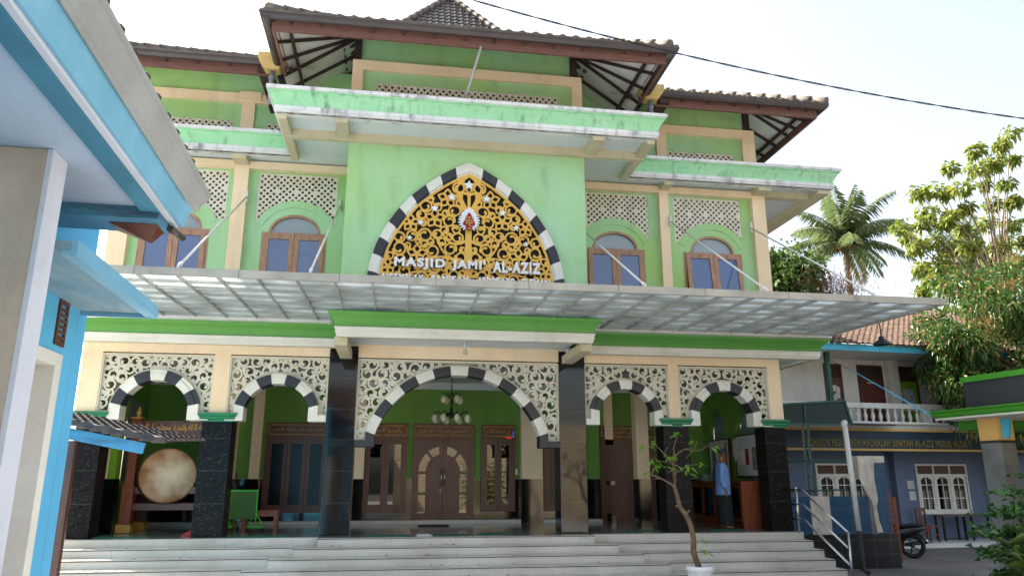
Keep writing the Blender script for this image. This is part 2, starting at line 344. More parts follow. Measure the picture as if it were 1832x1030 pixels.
def copy_tree(o, parent=None):
    c = o.copy(); col.objects.link(c); c.parent = parent
    for ch in list(o.children): copy_tree(ch, c)
    return c
def field(x0, x1, z0, z1, res):
    nx = int((x1-x0)/res)+2; nz = int((z1-z0)/res)+2
    gx = x0 + np.arange(nx)*res; gz = z0 + np.arange(nz)*res
    X, Z = np.meshgrid(gx, gz, indexing='ij'); return gx, gz, X, Z
def march(gx, gz, F, y0, y1, name, mats, parent):
    """solid where F > 0, extruded from y0 to y1"""
    mb = MB(); S = F > 0; nx, nz = F.shape; V = mb.v; FF = mb.f
    cnt = S[:-1,:-1].astype(int)+S[1:,:-1]+S[1:,1:]+S[:-1,1:]
    def quad(p):
        o = len(V); n = len(p); V.extend([(x, y0, z) for x, z in p]); V.extend([(x, y1, z) for x, z in p])
        FF.append(tuple(range(o, o+n))); FF.append(tuple(range(o+2*n-1, o+n-1, -1))); return o, n
    for i in range(nx-1):
        j = 0
        while j < nz-1:
            c = cnt[i, j]
            if c == 0: j += 1; continue
            if c == 4:
                k = j
                while k < nz-1 and cnt[i, k] == 4: k += 1
                quad([(gx[i], gz[j]), (gx[i+1], gz[j]), (gx[i+1], gz[k]), (gx[i], gz[k])]); j = k; continue
            cs = [(i, j), (i+1, j), (i+1, j+1), (i, j+1)]; p = []; cut = []
            for a in range(4):
                A, B = cs[a], cs[(a+1) % 4]; fa, fb = F[A], F[B]
                if fa > 0: p.append((gx[A[0]], gz[A[1]]))
                if (fa > 0) != (fb > 0):
                    t = fa/(fa-fb); cut.append(len(p)); p.append((gx[A[0]]*(1-t)+gx[B[0]]*t, gz[A[1]]*(1-t)+gz[B[1]]*t))
            if len(p) >= 3:
                o, n = quad(p)
                for a in cut:
                    b = (a+1) % n
                    if b in cut: FF.append((o+a, o+a+n, o+b+n, o+b))
            j += 1
    mb.m = [0]*len(FF); mb.sm = [False]*len(FF)
    return mb.build(name, mats, parent)
def stroke(F, gx, gz, pts, r):
    """union a thick polyline into the field; r scalar or list"""
    res = gx[1]-gx[0]; n = len(pts); P = []
    rs = r if isinstance(r, (list, tuple)) else [r]*n
    for i in range(n-1):
        d = math.hypot(pts[i+1][0]-pts[i][0], pts[i+1][1]-pts[i][1]); k = max(1, int(d/(min(rs[i], rs[i+1])*.45)))
        for t in range(k): a = t/k; P.append((pts[i][0]*(1-a)+pts[i+1][0]*a, pts[i][1]*(1-a)+pts[i+1][1]*a, rs[i]*(1-a)+rs[i+1]*a))
    P.append((*pts[-1], rs[-1]))
    for x, z, q in P:
        w = q+2*res; i0 = max(0, int((x-w-gx[0])/res)); i1 = min(len(gx), int((x+w-gx[0])/res)+2); j0 = max(0, int((z-w-gz[0])/res)); j1 = min(len(gz), int((z+w-gz[0])/res)+2)
        if i0 >= i1 or j0 >= j1: continue
        d = q - np.hypot(gx[i0:i1, None]-x, gz[None, j0:j1]-z)
        F[i0:i1, j0:j1] = np.maximum(F[i0:i1, j0:j1], d)
def scrolls(F, gx, gz, dist, cx, bounds, rmin, rmax, w, seed, avoid=(), mirror=True):
    """pack curls that touch one another; dist(x, z) = distance to the region's edge"""
    rg = random.Random(seed); C = list(avoid); out = []
    x0, x1, z0, z1 = bounds
    for lo, tries in ((rmax*.82, 900), (rmax*.6, 1500), (rmin, 4200)):
        for _ in range(tries):
            x = rg.uniform(cx if mirror else x0, x1); z = rg.uniform(z0, z1)
            d = dist(x, z)
            if d < lo*.8: continue
            r = min(rmax, d*1.02)
            if mirror: r = min(r, abs(x-cx))
            ok = True
            for (a, b, c) in C:
                e = math.hypot(x-a, z-b)-c
                if e < r: r = e
                if r < lo: ok = False; break
            if ok and r >= lo: C.append((x, z, r)); out.append((x, z, r))
    for i, (x, z, r) in enumerate(out):
        a0 = rg.uniform(0, 6.28); hd = rg.choice((-1, 1)); pts = []; rs = []
        turn = 6.28*1.32
        for k in range(34):
            t = k/33; a = a0+hd*turn*t
            q = r*(1.0 if t < .55 else 1-(t-.55)/.45*.62)
            pts.append((x+q*math.cos(a), z+q*math.sin(a))); rs.append(w*(1.0-.25*t) if t < .93 else w*1.25)
        for sgn in ((1, -1) if mirror else (1,)):
            stroke(F, gx, gz, [(cx+(px-cx)*sgn, pz) for px, pz in pts], rs)
        nb = sorted((math.hypot(x-a, z-b)-r-c, a, b, c) for (a, b, c) in C if (a, b, c) != (x, z, r))[:2]
        for g, a, b, c in nb:
            if g < rmax*1.2:
                dx, dz = a-x, b-z; L = math.hypot(dx, dz)+1e-6; p = (x+dx/L*r, z+dz/L*r); q2 = (a-dx/L*c, b-dz/L*c)
                mp = ((p[0]+q2[0])/2-dz/L*.02, (p[1]+q2[1])/2+dx/L*.02)
                for sgn in ((1, -1) if mirror else (1,)):
                    stroke(F, gx, gz, [(cx+(px-cx)*sgn, pz) for px, pz in (p, mp, q2)], w*.8)
        d = dist(x, z)
    return out
AR = {'ا':('ﺍ','ﺎ',None,None),'أ':('ﺃ','ﺄ',None,None),'إ':('ﺇ','ﺈ',None,None),'ل':('ﻝ','ﻞ','ﻟ','ﻠ'),'ه':('ﻩ','ﻪ','ﻫ','ﻬ'),'و':('ﻭ','ﻮ',None,None),
      'ش':('ﺵ','ﺶ','ﺷ','ﺸ'),'د':('ﺩ','ﺪ',None,None),'ن':('ﻥ','ﻦ','ﻧ','ﻨ'),'م':('ﻡ','ﻢ','ﻣ','ﻤ'),'ح':('ﺡ','ﺢ','ﺣ','ﺤ'),'ر':('ﺭ','ﺮ',None,None),
      'س':('ﺱ','ﺲ','ﺳ','ﺴ'),'ق':('ﻕ','ﻖ','ﻗ','ﻘ'),'ي':('ﻱ','ﻲ','ﻳ','ﻴ'),'ص':('ﺹ','ﺺ','ﺻ','ﺼ'),'ة':('ﺓ','ﺔ',None,None),'ك':('ﻙ','ﻚ','ﻛ','ﻜ'),
      'ع':('ﻉ','ﻊ','ﻋ','ﻌ'),'ب':('ﺏ','ﺐ','ﺑ','ﺒ'),'ت':('ﺕ','ﺖ','ﺗ','ﺘ'),'ف':('ﻑ','ﻒ','ﻓ','ﻔ'),'ز':('ﺯ','ﺰ',None,None),'ذ':('ﺫ','ﺬ',None,None)}
def arabic(t):
    out = []; 
    for i, ch in enumerate(t):
        if ch not in AR: out.append(ch); continue
        prev = i > 0 and t[i-1] in AR and AR[t[i-1]][2] is not None
        nxt = i < len(t)-1 and t[i+1] in AR and AR[ch][2] is not None
        out.append(AR[ch][3] if prev and nxt else AR[ch][1] if prev else AR[ch][2] if nxt else AR[ch][0])
    return ''.join(reversed(out))
def text(s, name, mats, parent, width, height, loc, depth=.02, bold=0., rotz=0., spacing=1., shear=0., align='CENTER'):
    cu = bpy.data.curves.new('txt', 'FONT'); cu.body = s; cu.size = 1; cu.extrude = .5; cu.offset = bold; cu.space_character = spacing; cu.resolution_u = 3; cu.shear = shear
    ob = bpy.data.objects.new('txt', cu); col.objects.link(ob); dg = bpy.context.evaluated_depsgraph_get(); dg.update()
    me = bpy.data.meshes.new_from_object(ob.evaluated_get(dg)); bpy.data.objects.remove(ob); bpy.data.curves.remove(cu)
    n = len(me.vertices); co = np.empty(n*3); me.vertices.foreach_get('co', co); co = co.reshape(-1, 3)
    mn, mx = co.min(0), co.max(0); c = (mn+mx)/2; sx = width/(mx[0]-mn[0]); sz = height/(mx[1]-mn[1])
    out = np.stack([(co[:,0]-c[0])*sx, -co[:,2]*depth, (co[:,1]-c[1])*sz], 1)
    me.vertices.foreach_set('co', out.ravel()); me.materials.clear(); me.materials.append(M[mats]); me.update()
    o = bpy.data.objects.new(name, me); me.name = name; col.objects.link(o); o.parent = parent; o.location = loc; o.rotation_euler.z = rotz
    return o
# ------------------------------------------------------------------ ground
G = -0.86
g = MB(); g.box(-70, 120, -60, 160, G-.3, G); struct(g.build('ground', 'ground'))
M['concrete'] = mat('pale_bounce_concrete', (202, 200, 196), .85, (184, 182, 178), .6, bump=.2, grime=.4, gscale=(1, 1, 1))
g = MB(); g.box(-30, 8.6, -30, 12.2, G-.1, G+.006); struct(g.build('bounce_court', 'concrete'))  # unseen pale slab, added to bounce sunlight up to eaves and soffits
# ------------------------------------------------------------------ staircase
RI, TR = .143, .36
st = thing('staircase', 'wide pale tiled staircase with a stepped-forward middle flight below the mosque porch', 'stairs', (1.26, 14, G))
def rel(o, root): o.parent = root; o.matrix_parent_inverse = Matrix.Translation(-root.location); return o
mb = MB(); prof = [(15.3, G+.002), (15.3, -RI)]; 
for k in range(1, 6):
    y = 14.88-TR*k
    prof += [(y, -RI*k), (y, -RI*(k+1))] if k < 5 else [(y, -RI*5), (y, G+.002)]
    if k < 5: pass
mb.prism_x(prof, -6.2, 8.38)
for k in range(0, 6):
    e = .37*k; y = 14.6-TR*k
    mb.box(-1.33-e, 3.88+e, y, 14.879-TR*k+(0 if k else 0), G+.004, -RI*k-(.0 if k else .002))
rel(mb.build('treads', 'step_tile'), st)
mb = MB()
for k in range(1, 6):
    y = 14.88-TR*k; e = .37*k
    for (a, b) in ((-6.2, -1.335-e), (3.885+e, 8.385)): mb.box(a, b, y-.006, y+.02, -RI*k-.022, -RI*k-.010)
for k in range(0, 6):
    y = 14.6-TR*k; e = .37*k
    mb.box(-1.336-e, 3.886+e, y-.006, y+.02, -RI*k-.022, -RI*k-.010)
rel(mb.build('nosing_joint_shadow', 'joint'), st)  # dark strip under each nosing: joint with its shadow put into the colour

# ------------------------------------------------------------------ mosque
mq = thing('mosque', 'two storey green and cream mosque with tiled roofs, white scroll screens and gold arch', 'mosque', (0, 0, 0))
CX = 1.26
mb = MB(); mb.box(-6.2, 8.38, 14.881, 19.5, G+.006, 0); mb.box(-1.33, 3.88, 14.601, 14.881, -.14, .001); mb.build('porch_floor', 'floor_tile', mq)
mb = MB()
mb.box(-6.2, -1.335, 14.872, 14.9, -.02, -.008); mb.box(3.885, 8.386, 14.872, 14.9, -.02, -.008); mb.box(-6.2, 8.386, 14.874, 14.9, G+.01, -.022)
mb.build('floor_edge', ['step_tile'], mq)
for x0 in (-1.36, 3.355):
    mb = MB(); mb.box(x0, x0+.56, 15.17, 15.73, .003, 3.66); mb.build('pillar', 'granite', mq, bevel=.008)
SIDEC = [(-5.92, -5.45), (-3.68, -3.12), (5.58, 6.15), (7.86, 8.34)]
for a, b in SIDEC:
    mb = MB(); mb.box(a, b, 15.15, 15.62, .003, 2.12); o = mb.build('column', 'granite_matte', mq, bevel=.008)
    mb = MB(); path = [(a, 15.62), (a, 15.15), (b, 15.15), (b, 15.62)]
    mb.sweep(path, [(-.02, 2.12), (.02, 2.12), (.02, 2.15), (.05, 2.18), (.05, 2.21), (.08, 2.24), (.08, 2.285), (-.02, 2.285)], [0]*7)
    mb.build('capital', 'cap_green', o)
# cream upper wall with the arch screens let into it
mb = MB()
for a, b in ((-6.0, -5.64), (-3.57, -3.275), (5.775, 5.995), (8.06, 8.36)): mb.box(a, b, 15.2, 15.5, 2.286, 3.44)
mb.box(-6.0, 8.36, 15.201, 15.5, 3.44, 3.75); mb.box(-6.0, -5.9, 15.5, 19.3, 2.3, 3.75)
mb.build('arcade_wall', 'cream', mq)
def arch_screen(x0, x1, zt, zb, xc, half, rise, zs, ring, nv, firstblack, footw, foot_z, wst, rmx, seed):
    """scroll panel, ring of voussoirs; x0..x1 panel, arch springing at zs, inner top zs+rise"""
    Rr = (half*half+rise*rise)/(2*rise); zc = zs+rise-Rr; Ro = Rr+ring
    th = math.asin(min(1, half/Rr)) if rise <= Rr else math.pi-math.asin(half/Rr)
    gx, gz, X, Z = field(x0, x1, zb, zt, .0085)
    def dist(x, z): return min(x-x0, x1-x, zt-z, z-zb, math.hypot(x-xc, z-zc)-Ro-.015 if z > zc else abs(x-xc)-Ro)
    F = np.full(X.shape, -1.)
    scrolls(F, gx, gz, dist, (x0+x1)/2, (x0, x1, zb, zt), .052, rmx, wst, seed)
    # outer frame and a moulding round the arch
    D = np.minimum(np.minimum(X-x0-.0, x1-X), np.minimum(zt-Z, Z-zb))
    F = np.maximum(F, .035-np.abs(D-.01)); rr = np.hypot(X-xc, Z-zc); F = np.maximum(F, .045-np.abs(rr-Ro-.01))
    F = np.minimum(F, D-.001)
    F = np.minimum(F, rr-Ro+.03)
    F = np.where((Z < zc) & (np.abs(X-xc) < Ro-.03), -.5, F)
    p = march(gx, gz, F, 15.27, 15.32, 'scroll_screen', 'scroll', mq)
    mb = MB()
    mb.box(x0-.005, x0+.03, 15.215, 15.269, zb, zt); mb.box(x1-.03, x1+.005, 15.215, 15.269, zb, zt); mb.box(x0+.03, x1-.03, 15.215, 15.269, zt-.03, zt+.005)
    mb.build('screen_frame', 'scroll', p)
    mb = MB()
    for i in range(nv):
        a0 = -th+2*th*i/nv; a1 = -th+2*th*(i+1)/nv; bl = (i % 2 == 0) == firstblack; k = 5
        # stepped section: outer band slightly lower than the inner one
        for (ra, rb, ya) in ((Rr, Rr+ring*.62, 15.13), (Rr+ring*.62, Ro, 15.155)):
            vs = []; 
            for t in range(k+1):
                a = a0+(a1-a0)*t/k; s_, c_ = math.sin(a), math.cos(a)
                vs += [(xc+ra*s_, ya, zc+ra*c_), (xc+rb*s_, ya, zc+rb*c_), (xc+rb*s_, 15.45, zc+rb*c_), (xc+ra*s_, 15.45, zc+ra*c_)]
            fs = []
            for t in range(k):
                o = 4*t
                for q in range(4): fs.append((o+q, o+(q+1) % 4, o+4+(q+1) % 4, o+4+q))
            fs += [(0, 3, 2, 1), (4*k, 4*k+1, 4*k+2, 4*k+3)]
            mb.add(vs, fs, 1 if bl else 0)
    ar = mb.build('arch', ['white', 'charcoal'], mq)
    for sgn in (-1, 1):
        mb = MB(); xi = xc+sgn*half; xo = (x0 if sgn < 0 else x1)
        xi2 = xc+sgn*(Rr*math.sin(th)); xo2 = xc+sgn*(Ro*math.sin(th)); zo = zc+Ro*math.cos(th); zi = zs
        dx = (zs-foot_z)*0.0
        P = [(xi2, zi), (xo2, zo), (xo2, zb+.06 if footw else zb), (xo-sgn*-.0, zb+.06), (xo, foot_z+.05), (xo, foot_z), (xi2-sgn*.0, foot_z)]
        pts = [(xi2, zi), (xo2, zo), (xo2, foot_z+.13), (xo, foot_z+.13), (xo, foot_z), (xi2, foot_z)]
        mb.poly(pts if sgn > 0 else pts[::-1], 15.12, 15.46)
        mb.build('arch_foot', 'charcoal' if footw == 'black' else 'white', ar, bevel=.01)
arch_screen(-5.64, -3.57, 3.41, 2.27, -4.575, .605, .485, 2.41, .205, 7, True, 'white', 2.14, .0205, .1, 3)
arch_screen(-3.275, -1.362, 3.41, 2.27, -2.32, .61, .46, 2.41, .195, 7, True, 'white', 2.14, .0205, .1, 5)
arch_screen(3.918, 5.775, 3.41, 2.27, 4.80, .595, .465, 2.43, .19, 7, True, 'white', 2.14, .0205, .096, 8)
arch_screen(5.995, 8.06, 3.41, 2.27, 7.01, .6, .47, 2.43, .195, 7, True, 'white', 2.14, .0205, .1, 9)
arch_screen(-.798, 3.353, 3.41, 1.8, 1.26, 1.665, 1.21, 1.9, .19, 13, False, 'black', 1.66, .023, .115, 11)
# fascias over the arcade
prof = [(.0, 3.57), (.12, 3.57), (.15, 3.59), (.15, 3.62), (.17, 3.63), (.17, 3.70), (.19, 3.71), (.19, 3.735), (.16, 3.74), (.18, 3.80), (.24, 3.88), (.32, 3.94), (.34, 3.965), (.34, 3.985), (0, 3.99)]
mis = [2, 0, 0, 0, 0, 0, 0, 1, 1, 1, 1, 1, 1, 1]
for pth in ([(3.7, 14.95), (8.95, 14.95), (8.95, 19.5)], [(-6.6, 14.95), (-1.1, 14.95)]):
    mb = MB(); mb.sweep(pth, prof, mis); mb.build('fascia', ['white', 'fascia_green', 'cream_dull'], mq)
prof2 = [(o*.8, 3.53+(z-3.57)*1.07) for o, z in prof]
mb = MB(); mb.sweep([(-1.0, 15.2), (-1.0, 13.5), (3.52, 13.5), (3.52, 15.2)], prof2, mis); mb.build('porch_fascia', ['white', 'fascia_green', 'cream_dull'], mq)
mb = MB(); mb.box(-6.6, -1.0, 14.96, 15.2, 3.62, 3.7); mb.box(3.52, 8.94, 14.96, 15.2, 3.62, 3.7); mb.box(8.36, 8.94, 15.2, 19.5, 3.62, 3.7)
mb.box(-.99, 3.51, 13.51, 15.19, 3.70, 3.76); mb.build('porch_soffit', 'soffit', mq)
for a in (-1.16, 3.42):
    mb = MB(); mb.box(a, a+.24, 13.56, 15.168, 3.40, 3.56); mb.build('bracket_beam', 'cream_dull', mq, bevel=.01)
mb = MB(); mb.box(1.245, 1.26, 15.19, 15.2, 3.42, 3.70); mb.tube([(1.32, 14.6, 3.70), (1.32, 14.6, 3.56)], .03, 8); mb.build('lamp_holder', 'pvc', mq)
mb = MB(); mb.lathe([(.001, -.09), (.03, -.085), (.05, -.05), (.045, -.01), (.025, .03)], (1.32, 14.6, 3.53), 12)
mb.build('light_bulb', 'globe', mq)
# ---- upper storey
def rbox(X, Z, x0, x1, z0, z1): return np.minimum(np.minimum(X-x0, x1-X), np.minimum(Z-z0, z1-Z))
def window_shape(X, Z, x0, x1, z0, z1, ac, ah, at):
    e = np.sqrt(np.maximum(0, 1-((X-ac)/ah)**2))*(at-z1); top = np.where(np.abs(X-ac) < ah, z1+e-Z, -1)
    return np.maximum(rbox(X, Z, x0, x1, z0, z1), np.minimum(np.minimum(top, ah-np.abs(X-ac)), Z-z1+.05))
WIN = [(-5.33, -3.97, -4.65), (-2.92, -1.59, -2.255), (4.05, 5.42, 4.74), (6.34, 7.75, 7.05)]
LAT = [(-5.32, -3.69), (-3.08, -1.43), (4.08, 5.55), (6.165, 7.81)]
gx, gz, X, Z = field(-5.92, 8.36, 3.9, 7.6, .03)
F = rbox(X, Z, -5.92, 8.36, 3.9, 7.6)
for (a, b, c), (la, lb) in zip(WIN, LAT):
    F = np.minimum(F, -window_shape(X, Z, a, b, 4.25, 6.06, c, .53, 6.47))
    cut = rbox(X, Z, la, lb, 6.3, 7.39); rr = np.hypot((X-c)/.86, (Z-5.95)/.83)-1.0; cut = np.minimum(cut, rr*.8)
    F = np.minimum(F, -cut)
march(gx, gz, F, 15.34, 15.5, 'upper_wall', 'wall_green', mq)
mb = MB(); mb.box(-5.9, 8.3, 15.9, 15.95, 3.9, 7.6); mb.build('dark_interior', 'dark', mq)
def lattice_field(X, Z, x0, z0, p):
    u = (X-x0)/p; v = (Z-z0)/p; F = np.full(X.shape, 1.)
    for du, dv in ((0, 0), (.5, .5)):
        a = u+du-np.round(u+du); b = v+dv-np.round(v+dv); i = np.round(u+du); j = np.round(v+dv)
        d = (np.maximum(np.hypot(a, b), (np.abs(a)+np.abs(b))*.78)-.245)*p
        solid = ((i % 3 == 0) & (j % 3 == 0)) if du == 0 else np.zeros(X.shape, bool)
        d = np.where(solid, (np.minimum(np.abs(a), np.abs(b))+.03)*p, d); F = np.minimum(F, d)
    return F
for (la, lb), (a, b, c) in zip(LAT, WIN):
    gx, gz, X, Z = field(la-.01, lb+.01, 6.25, 7.40, .0125)
    D = rbox(X, Z, la, lb, 6.3, 7.39); D = np.minimum(D, (np.hypot((X-c)/.86, (Z-5.95)/.83)-1.0)*.8+.01)
    F = np.maximum(lattice_field(X, Z, la, 7.39, .132), .022-D); F = np.minimum(F, D+.01)
    march(gx, gz, F, 15.36, 15.42, 'lattice_panel', 'lattice', mq)
# raised band over each window head
for a, b, c in WIN:
    mb = MB()
    for k in range(16):
        t0 = math.pi*(.12+.76*k/16); t1 = math.pi*(.12+.76*(k+1)/16)
        q = [(c-.86*math.cos(t), 5.95+.83*math.sin(t)) for t in (t0, t1)]; w = [(c-.72*math.cos(t), 5.93+.70*math.sin(t)) for t in (t1, t0)]
        mb.poly([q[1], q[0], w[1], w[0]], 15.325, 15.345)
    mb.build('window_hood', 'wall_green', mq)
for a, b in ((-5.85, -5.5), (-3.56, -3.27), (5.78, 6.0), (8.05, 8.37)): mb = MB(); mb.box(a, b, 15.2, 15.37, 3.99, 7.42); mb.build('pilaster', 'cream', mq)
mb = MB(); mb.box(-5.93, 8.372, 15.203, 15.36, 7.42, 7.58); mb.build('wall_beam', 'cream', mq)
def up_window(x0, x1, c, opened):
    fr = MB(); z0, z1, t = 4.25, 6.06, .055
    fr.box(x0, x0+t, 15.33, 15.43, z0, z1); fr.box(x1-t, x1, 15.33, 15.43, z0, z1); fr.box(x0+t, x1-t, 15.33, 15.43, z1-t, z1); fr.box(x0+t, x1-t, 15.33, 15.43, z0, z0+t)
    n = 14
    for k in range(n):
        a0, a1 = math.pi*k/n, math.pi*(k+1)/n
        P = [(c-.53*math.cos(a0), z1+.41*math.sin(a0)), (c-.53*math.cos(a1), z1+.41*math.sin(a1)), (c-.48*math.cos(a1), z1+.355*math.sin(a1)), (c-.48*math.cos(a0), z1+.355*math.sin(a0))]
        fr.poly(P[::-1], 15.33, 15.43)
    w = fr.build('window', 'frame_wood', mq)
    mb = MB(); mb.poly([(c-.48*math.cos(math.pi*k/n), z1+.355*math.sin(math.pi*k/n)) for k in range(n+1)][::-1], 15.385, 15.39); mb.build('fanlight', 'glass_pale', w)
    mid = (x0+x1)/2
    for a, b in ((x0+t, mid-.004), (mid+.004, x1-t)):
        lf = MB(); W_ = b-a; H_ = z1-z0-2*t; s_ = .095
        lf.box(0, s_, -.03, .03, -H_, 0); lf.box(W_-s_, W_, -.03, .03, -H_, 0); lf.box(s_, W_-s_, -.03, .03, -s_, 0); lf.box(s_, W_-s_, -.03, .03, -H_, -H_+s_)
        o = lf.build('casement', ['frame_wood', 'glass_blue'], w); o.location = (a, 15.34, z1-t)
        lf2 = MB(); 
        me = o.data
        o.rotation_euler.x = -opened
        gl = MB(); gl.box(s_-.005, W_-s_+.005, -.004, .004, -H_+s_-.005, -s_+.005)
        # pane joined into the casement mesh with its own material
        n0 = len(lf.v); lf.v += gl.v; lf.f += [tuple(i+n0 for i in f) for f in gl.f]; lf.m += [1]*len(gl.f); lf.sm += gl.sm
        nm = bpy.data.meshes.new('casement'); nm.from_pydata(lf.v, [], lf.f); nm.materials.append(M['frame_wood']); nm.materials.append(M['glass_blue']); nm.polygons.foreach_set('material_index', lf.m); o.data = nm
for (a, b, c), op in zip(WIN, (0.0, 0.0, .07, .13)): up_window(a, b, c, op)
# central block
mb = MB(); mb.box(-1.12, 3.64, 13.72, 15.6, 3.9, 7.57); mb.build('central_bay', 'wall_green', mq)
# upper cornices
def cprof(z0, s=1.):
    return [(-.12, z0), (.0, z0), (.0, z0+.03), (.03, z0+.035), (.03, z0+.07), (.05, z0+.075), (.05, z0+.15), (.035, z0+.155), (.04, z0+.20), (.065, z0+.27), (.11, z0+.34), (.135, z0+.385), (.16, z0+.39), (.16, z0+.42), (.19, z0+.425), (.19, z0+.49), (-.12, z0+.50)]
cm = [0, 2, 0, 0, 0, 0, 0, 1, 1, 1, 1, 1, 1, 0, 0, 0]
mb = MB(); mb.sweep([(-2.38, 14.75), (-2.38, 12.87), (4.9, 12.87), (4.9, 14.75)], cprof(7.55), cm)
mb.build('upper_cornice', ['white_stained', 'mint', 'grime'], mq)
for pth in ([(4.75, 14.78), (9.84, 14.78), (9.84, 30.)], [(-7.3, 30), (-7.3, 14.78), (-2.25, 14.78)]):
    mb = MB(); mb.sweep(pth, cprof(7.55), cm); mb.build('side_cornice', ['white_stained', 'mint', 'grime'], mq)
mb = MB(); mb.box(-2.3, 4.82, 12.95, 15.3, 7.62, 7.9); mb.box(-7.2, -2.3, 14.85, 15.4, 7.62, 7.9); mb.box(4.82, 9.75, 14.85, 15.4, 7.62, 7.9); mb.box(8.38, 9.75, 15.4, 30, 7.62, 7.9); mb.box(-7.2, -5.9, 15.4, 30, 7.62, 7.9)
mb.build('upper_soffit', 'soffit', mq)
mb = MB()
mb.box(-2.36, 4.88, 13.60, 13.73, 7.45, 7.62)
for a, b, y0, y1 in ((-2.36, -2.2, 12.9, 14.8), (4.72, 4.88, 12.9, 14.8), (-1.33, -1.1, 12.9, 13.6), (3.62, 3.85, 12.9, 13.6), (-3.56, -3.27, 14.83, 15.2), (5.78, 6.0, 14.83, 15.2), (8.05, 8.37, 14.83, 15.2), (-5.85, -5.5, 14.83, 15.2)):
    mb.box(a, b, y0, y1, 7.475, 7.621)
mb.box(9.52, 9.82, 14.82, 30, 7.478, 7.621); mb.box(8.372, 9.52, 15.22, 15.42, 7.48, 7.621)
mb.build('soffit_beam', 'cream_dull', mq, bevel=.006)
# ---- clerestory
mb = MB(); mb.box(-1.15, -.93, 13.88, 14.2, 8.03, 9.4); mb.box(3.45, 3.67, 13.88, 14.2, 8.03, 9.4); mb.box(-.93, 3.45, 13.881, 14.2, 9.18, 9.4)
mb.build('parapet_frame', 'cream', mq)
gx, gz, X, Z = field(-.95, 3.47, 8.0, 9.2, .04); F = np.minimum(rbox(X, Z, -.95, 3.47, 8.0, 9.2), -rbox(X, Z, -.66, 3.16, 8.3, 8.93)); march(gx, gz, F, 13.95, 14.1, 'parapet_panel', 'wall_green', mq)
gx, gz, X, Z = field(-.7, 3.2, 8.25, 9.0, .014); D = rbox(X, Z, -.67, 3.17, 8.28, 8.94); F = np.maximum(lattice_field(X, Z, -.66, 8.93, .132), .02-D); F = np.minimum(F, D+.008); march(gx, gz, F, 13.96, 14.0, 'parapet_lattice', 'lattice', mq)
mb = MB(); mb.box(-.9, 3.4, 14.12, 14.14, 8.1, 9.1); mb.build('parapet_backing', 'dark', mq)
mb = MB(); mb.box(-1.0, 3.52, 14.201, 14.6, 8.1, 10.12); mb.box(-.999, 3.519, 14.6, 17.5, 8.1, 10.12); mb.build('gable_wall', 'wall_green', mq)
# side clerestory
mb = MB()
for a, b in ((-5.85, -5.6), (-3.54, -3.27), (5.79, 6.03), (7.93, 8.25)): mb.box(a, b, 15.2, 15.5, 8.0, 9.15)
mb.box(-5.853, 7.93, 15.203, 15.5, 8.93, 9.15); mb.box(-3.6, -3.15, 15.17, 15.49, 8.98, 9.18)
mb.build('clerestory_frame', 'cream', mq)
gx, gz, X, Z = field(-5.6, 7.95, 7.95, 9.0, .04); F = rbox(X, Z, -5.6, 7.95, 7.95, 9.0); CL = ((-5.25, -3.72), (-3.02, -1.5), (4.1, 5.55), (6.08, 7.71))
for a, b in CL: F = np.minimum(F, -rbox(X, Z, a, b, 8.15, 8.52))
march(gx, gz, F, 15.28, 15.45, 'clerestory_wall', 'wall_green', mq)
for a, b in CL:
    gx, gz, X, Z = field(a-.02, b+.02, 8.1, 8.56, .014); D = rbox(X, Z, a-.01, b+.01, 8.13, 8.53); F = np.maximum(lattice_field(X, Z, a, 8.52, .132), .02-D); F = np.minimum(F, D+.008); march(gx, gz, F, 15.29, 15.33, 'vent_lattice', 'lattice', mq)
mb = MB(); mb.box(-5.5, 7.9, 15.5, 15.52, 8.0, 9.0); mb.build('vent_backing', 'dark', mq)
mb = MB(); mb.box(-5.72, 8.05, 15.3, 15.7, 9.151, 9.86); mb.box(7.7, 8.049, 15.7, 28, 8.0, 9.86); mb.box(-5.719, -5.4, 15.7, 28, 8.0, 9.86); mb.box(8.0, 8.249, 15.5, 28, 8.0, 9.15); mb.build('eave_wall', 'wall_green', mq)
for x, y, z0, z1 in ((-1.07, 14.18, 9.38, 10.15), (3.56, 14.18, 9.38, 10.15), (8.09, 15.28, 9.14, 9.85), (-5.76, 15.28, 9.14, 9.85)): mb = MB(); mb.box(x-.07, x+.07, y-.07, y+.12, z0, z1); mb.build('eave_post', 'rafter', mq)
for x in (-2.9, 5.55): mb = MB(); mb.box(x-.12, x+.12, 13.95, 15.32, 9.0, 9.22); mb.box(x-.05, x+.05, 15.0, 15.3, 8.75, 9.001); mb.build('eave_post', 'rafter', mq)
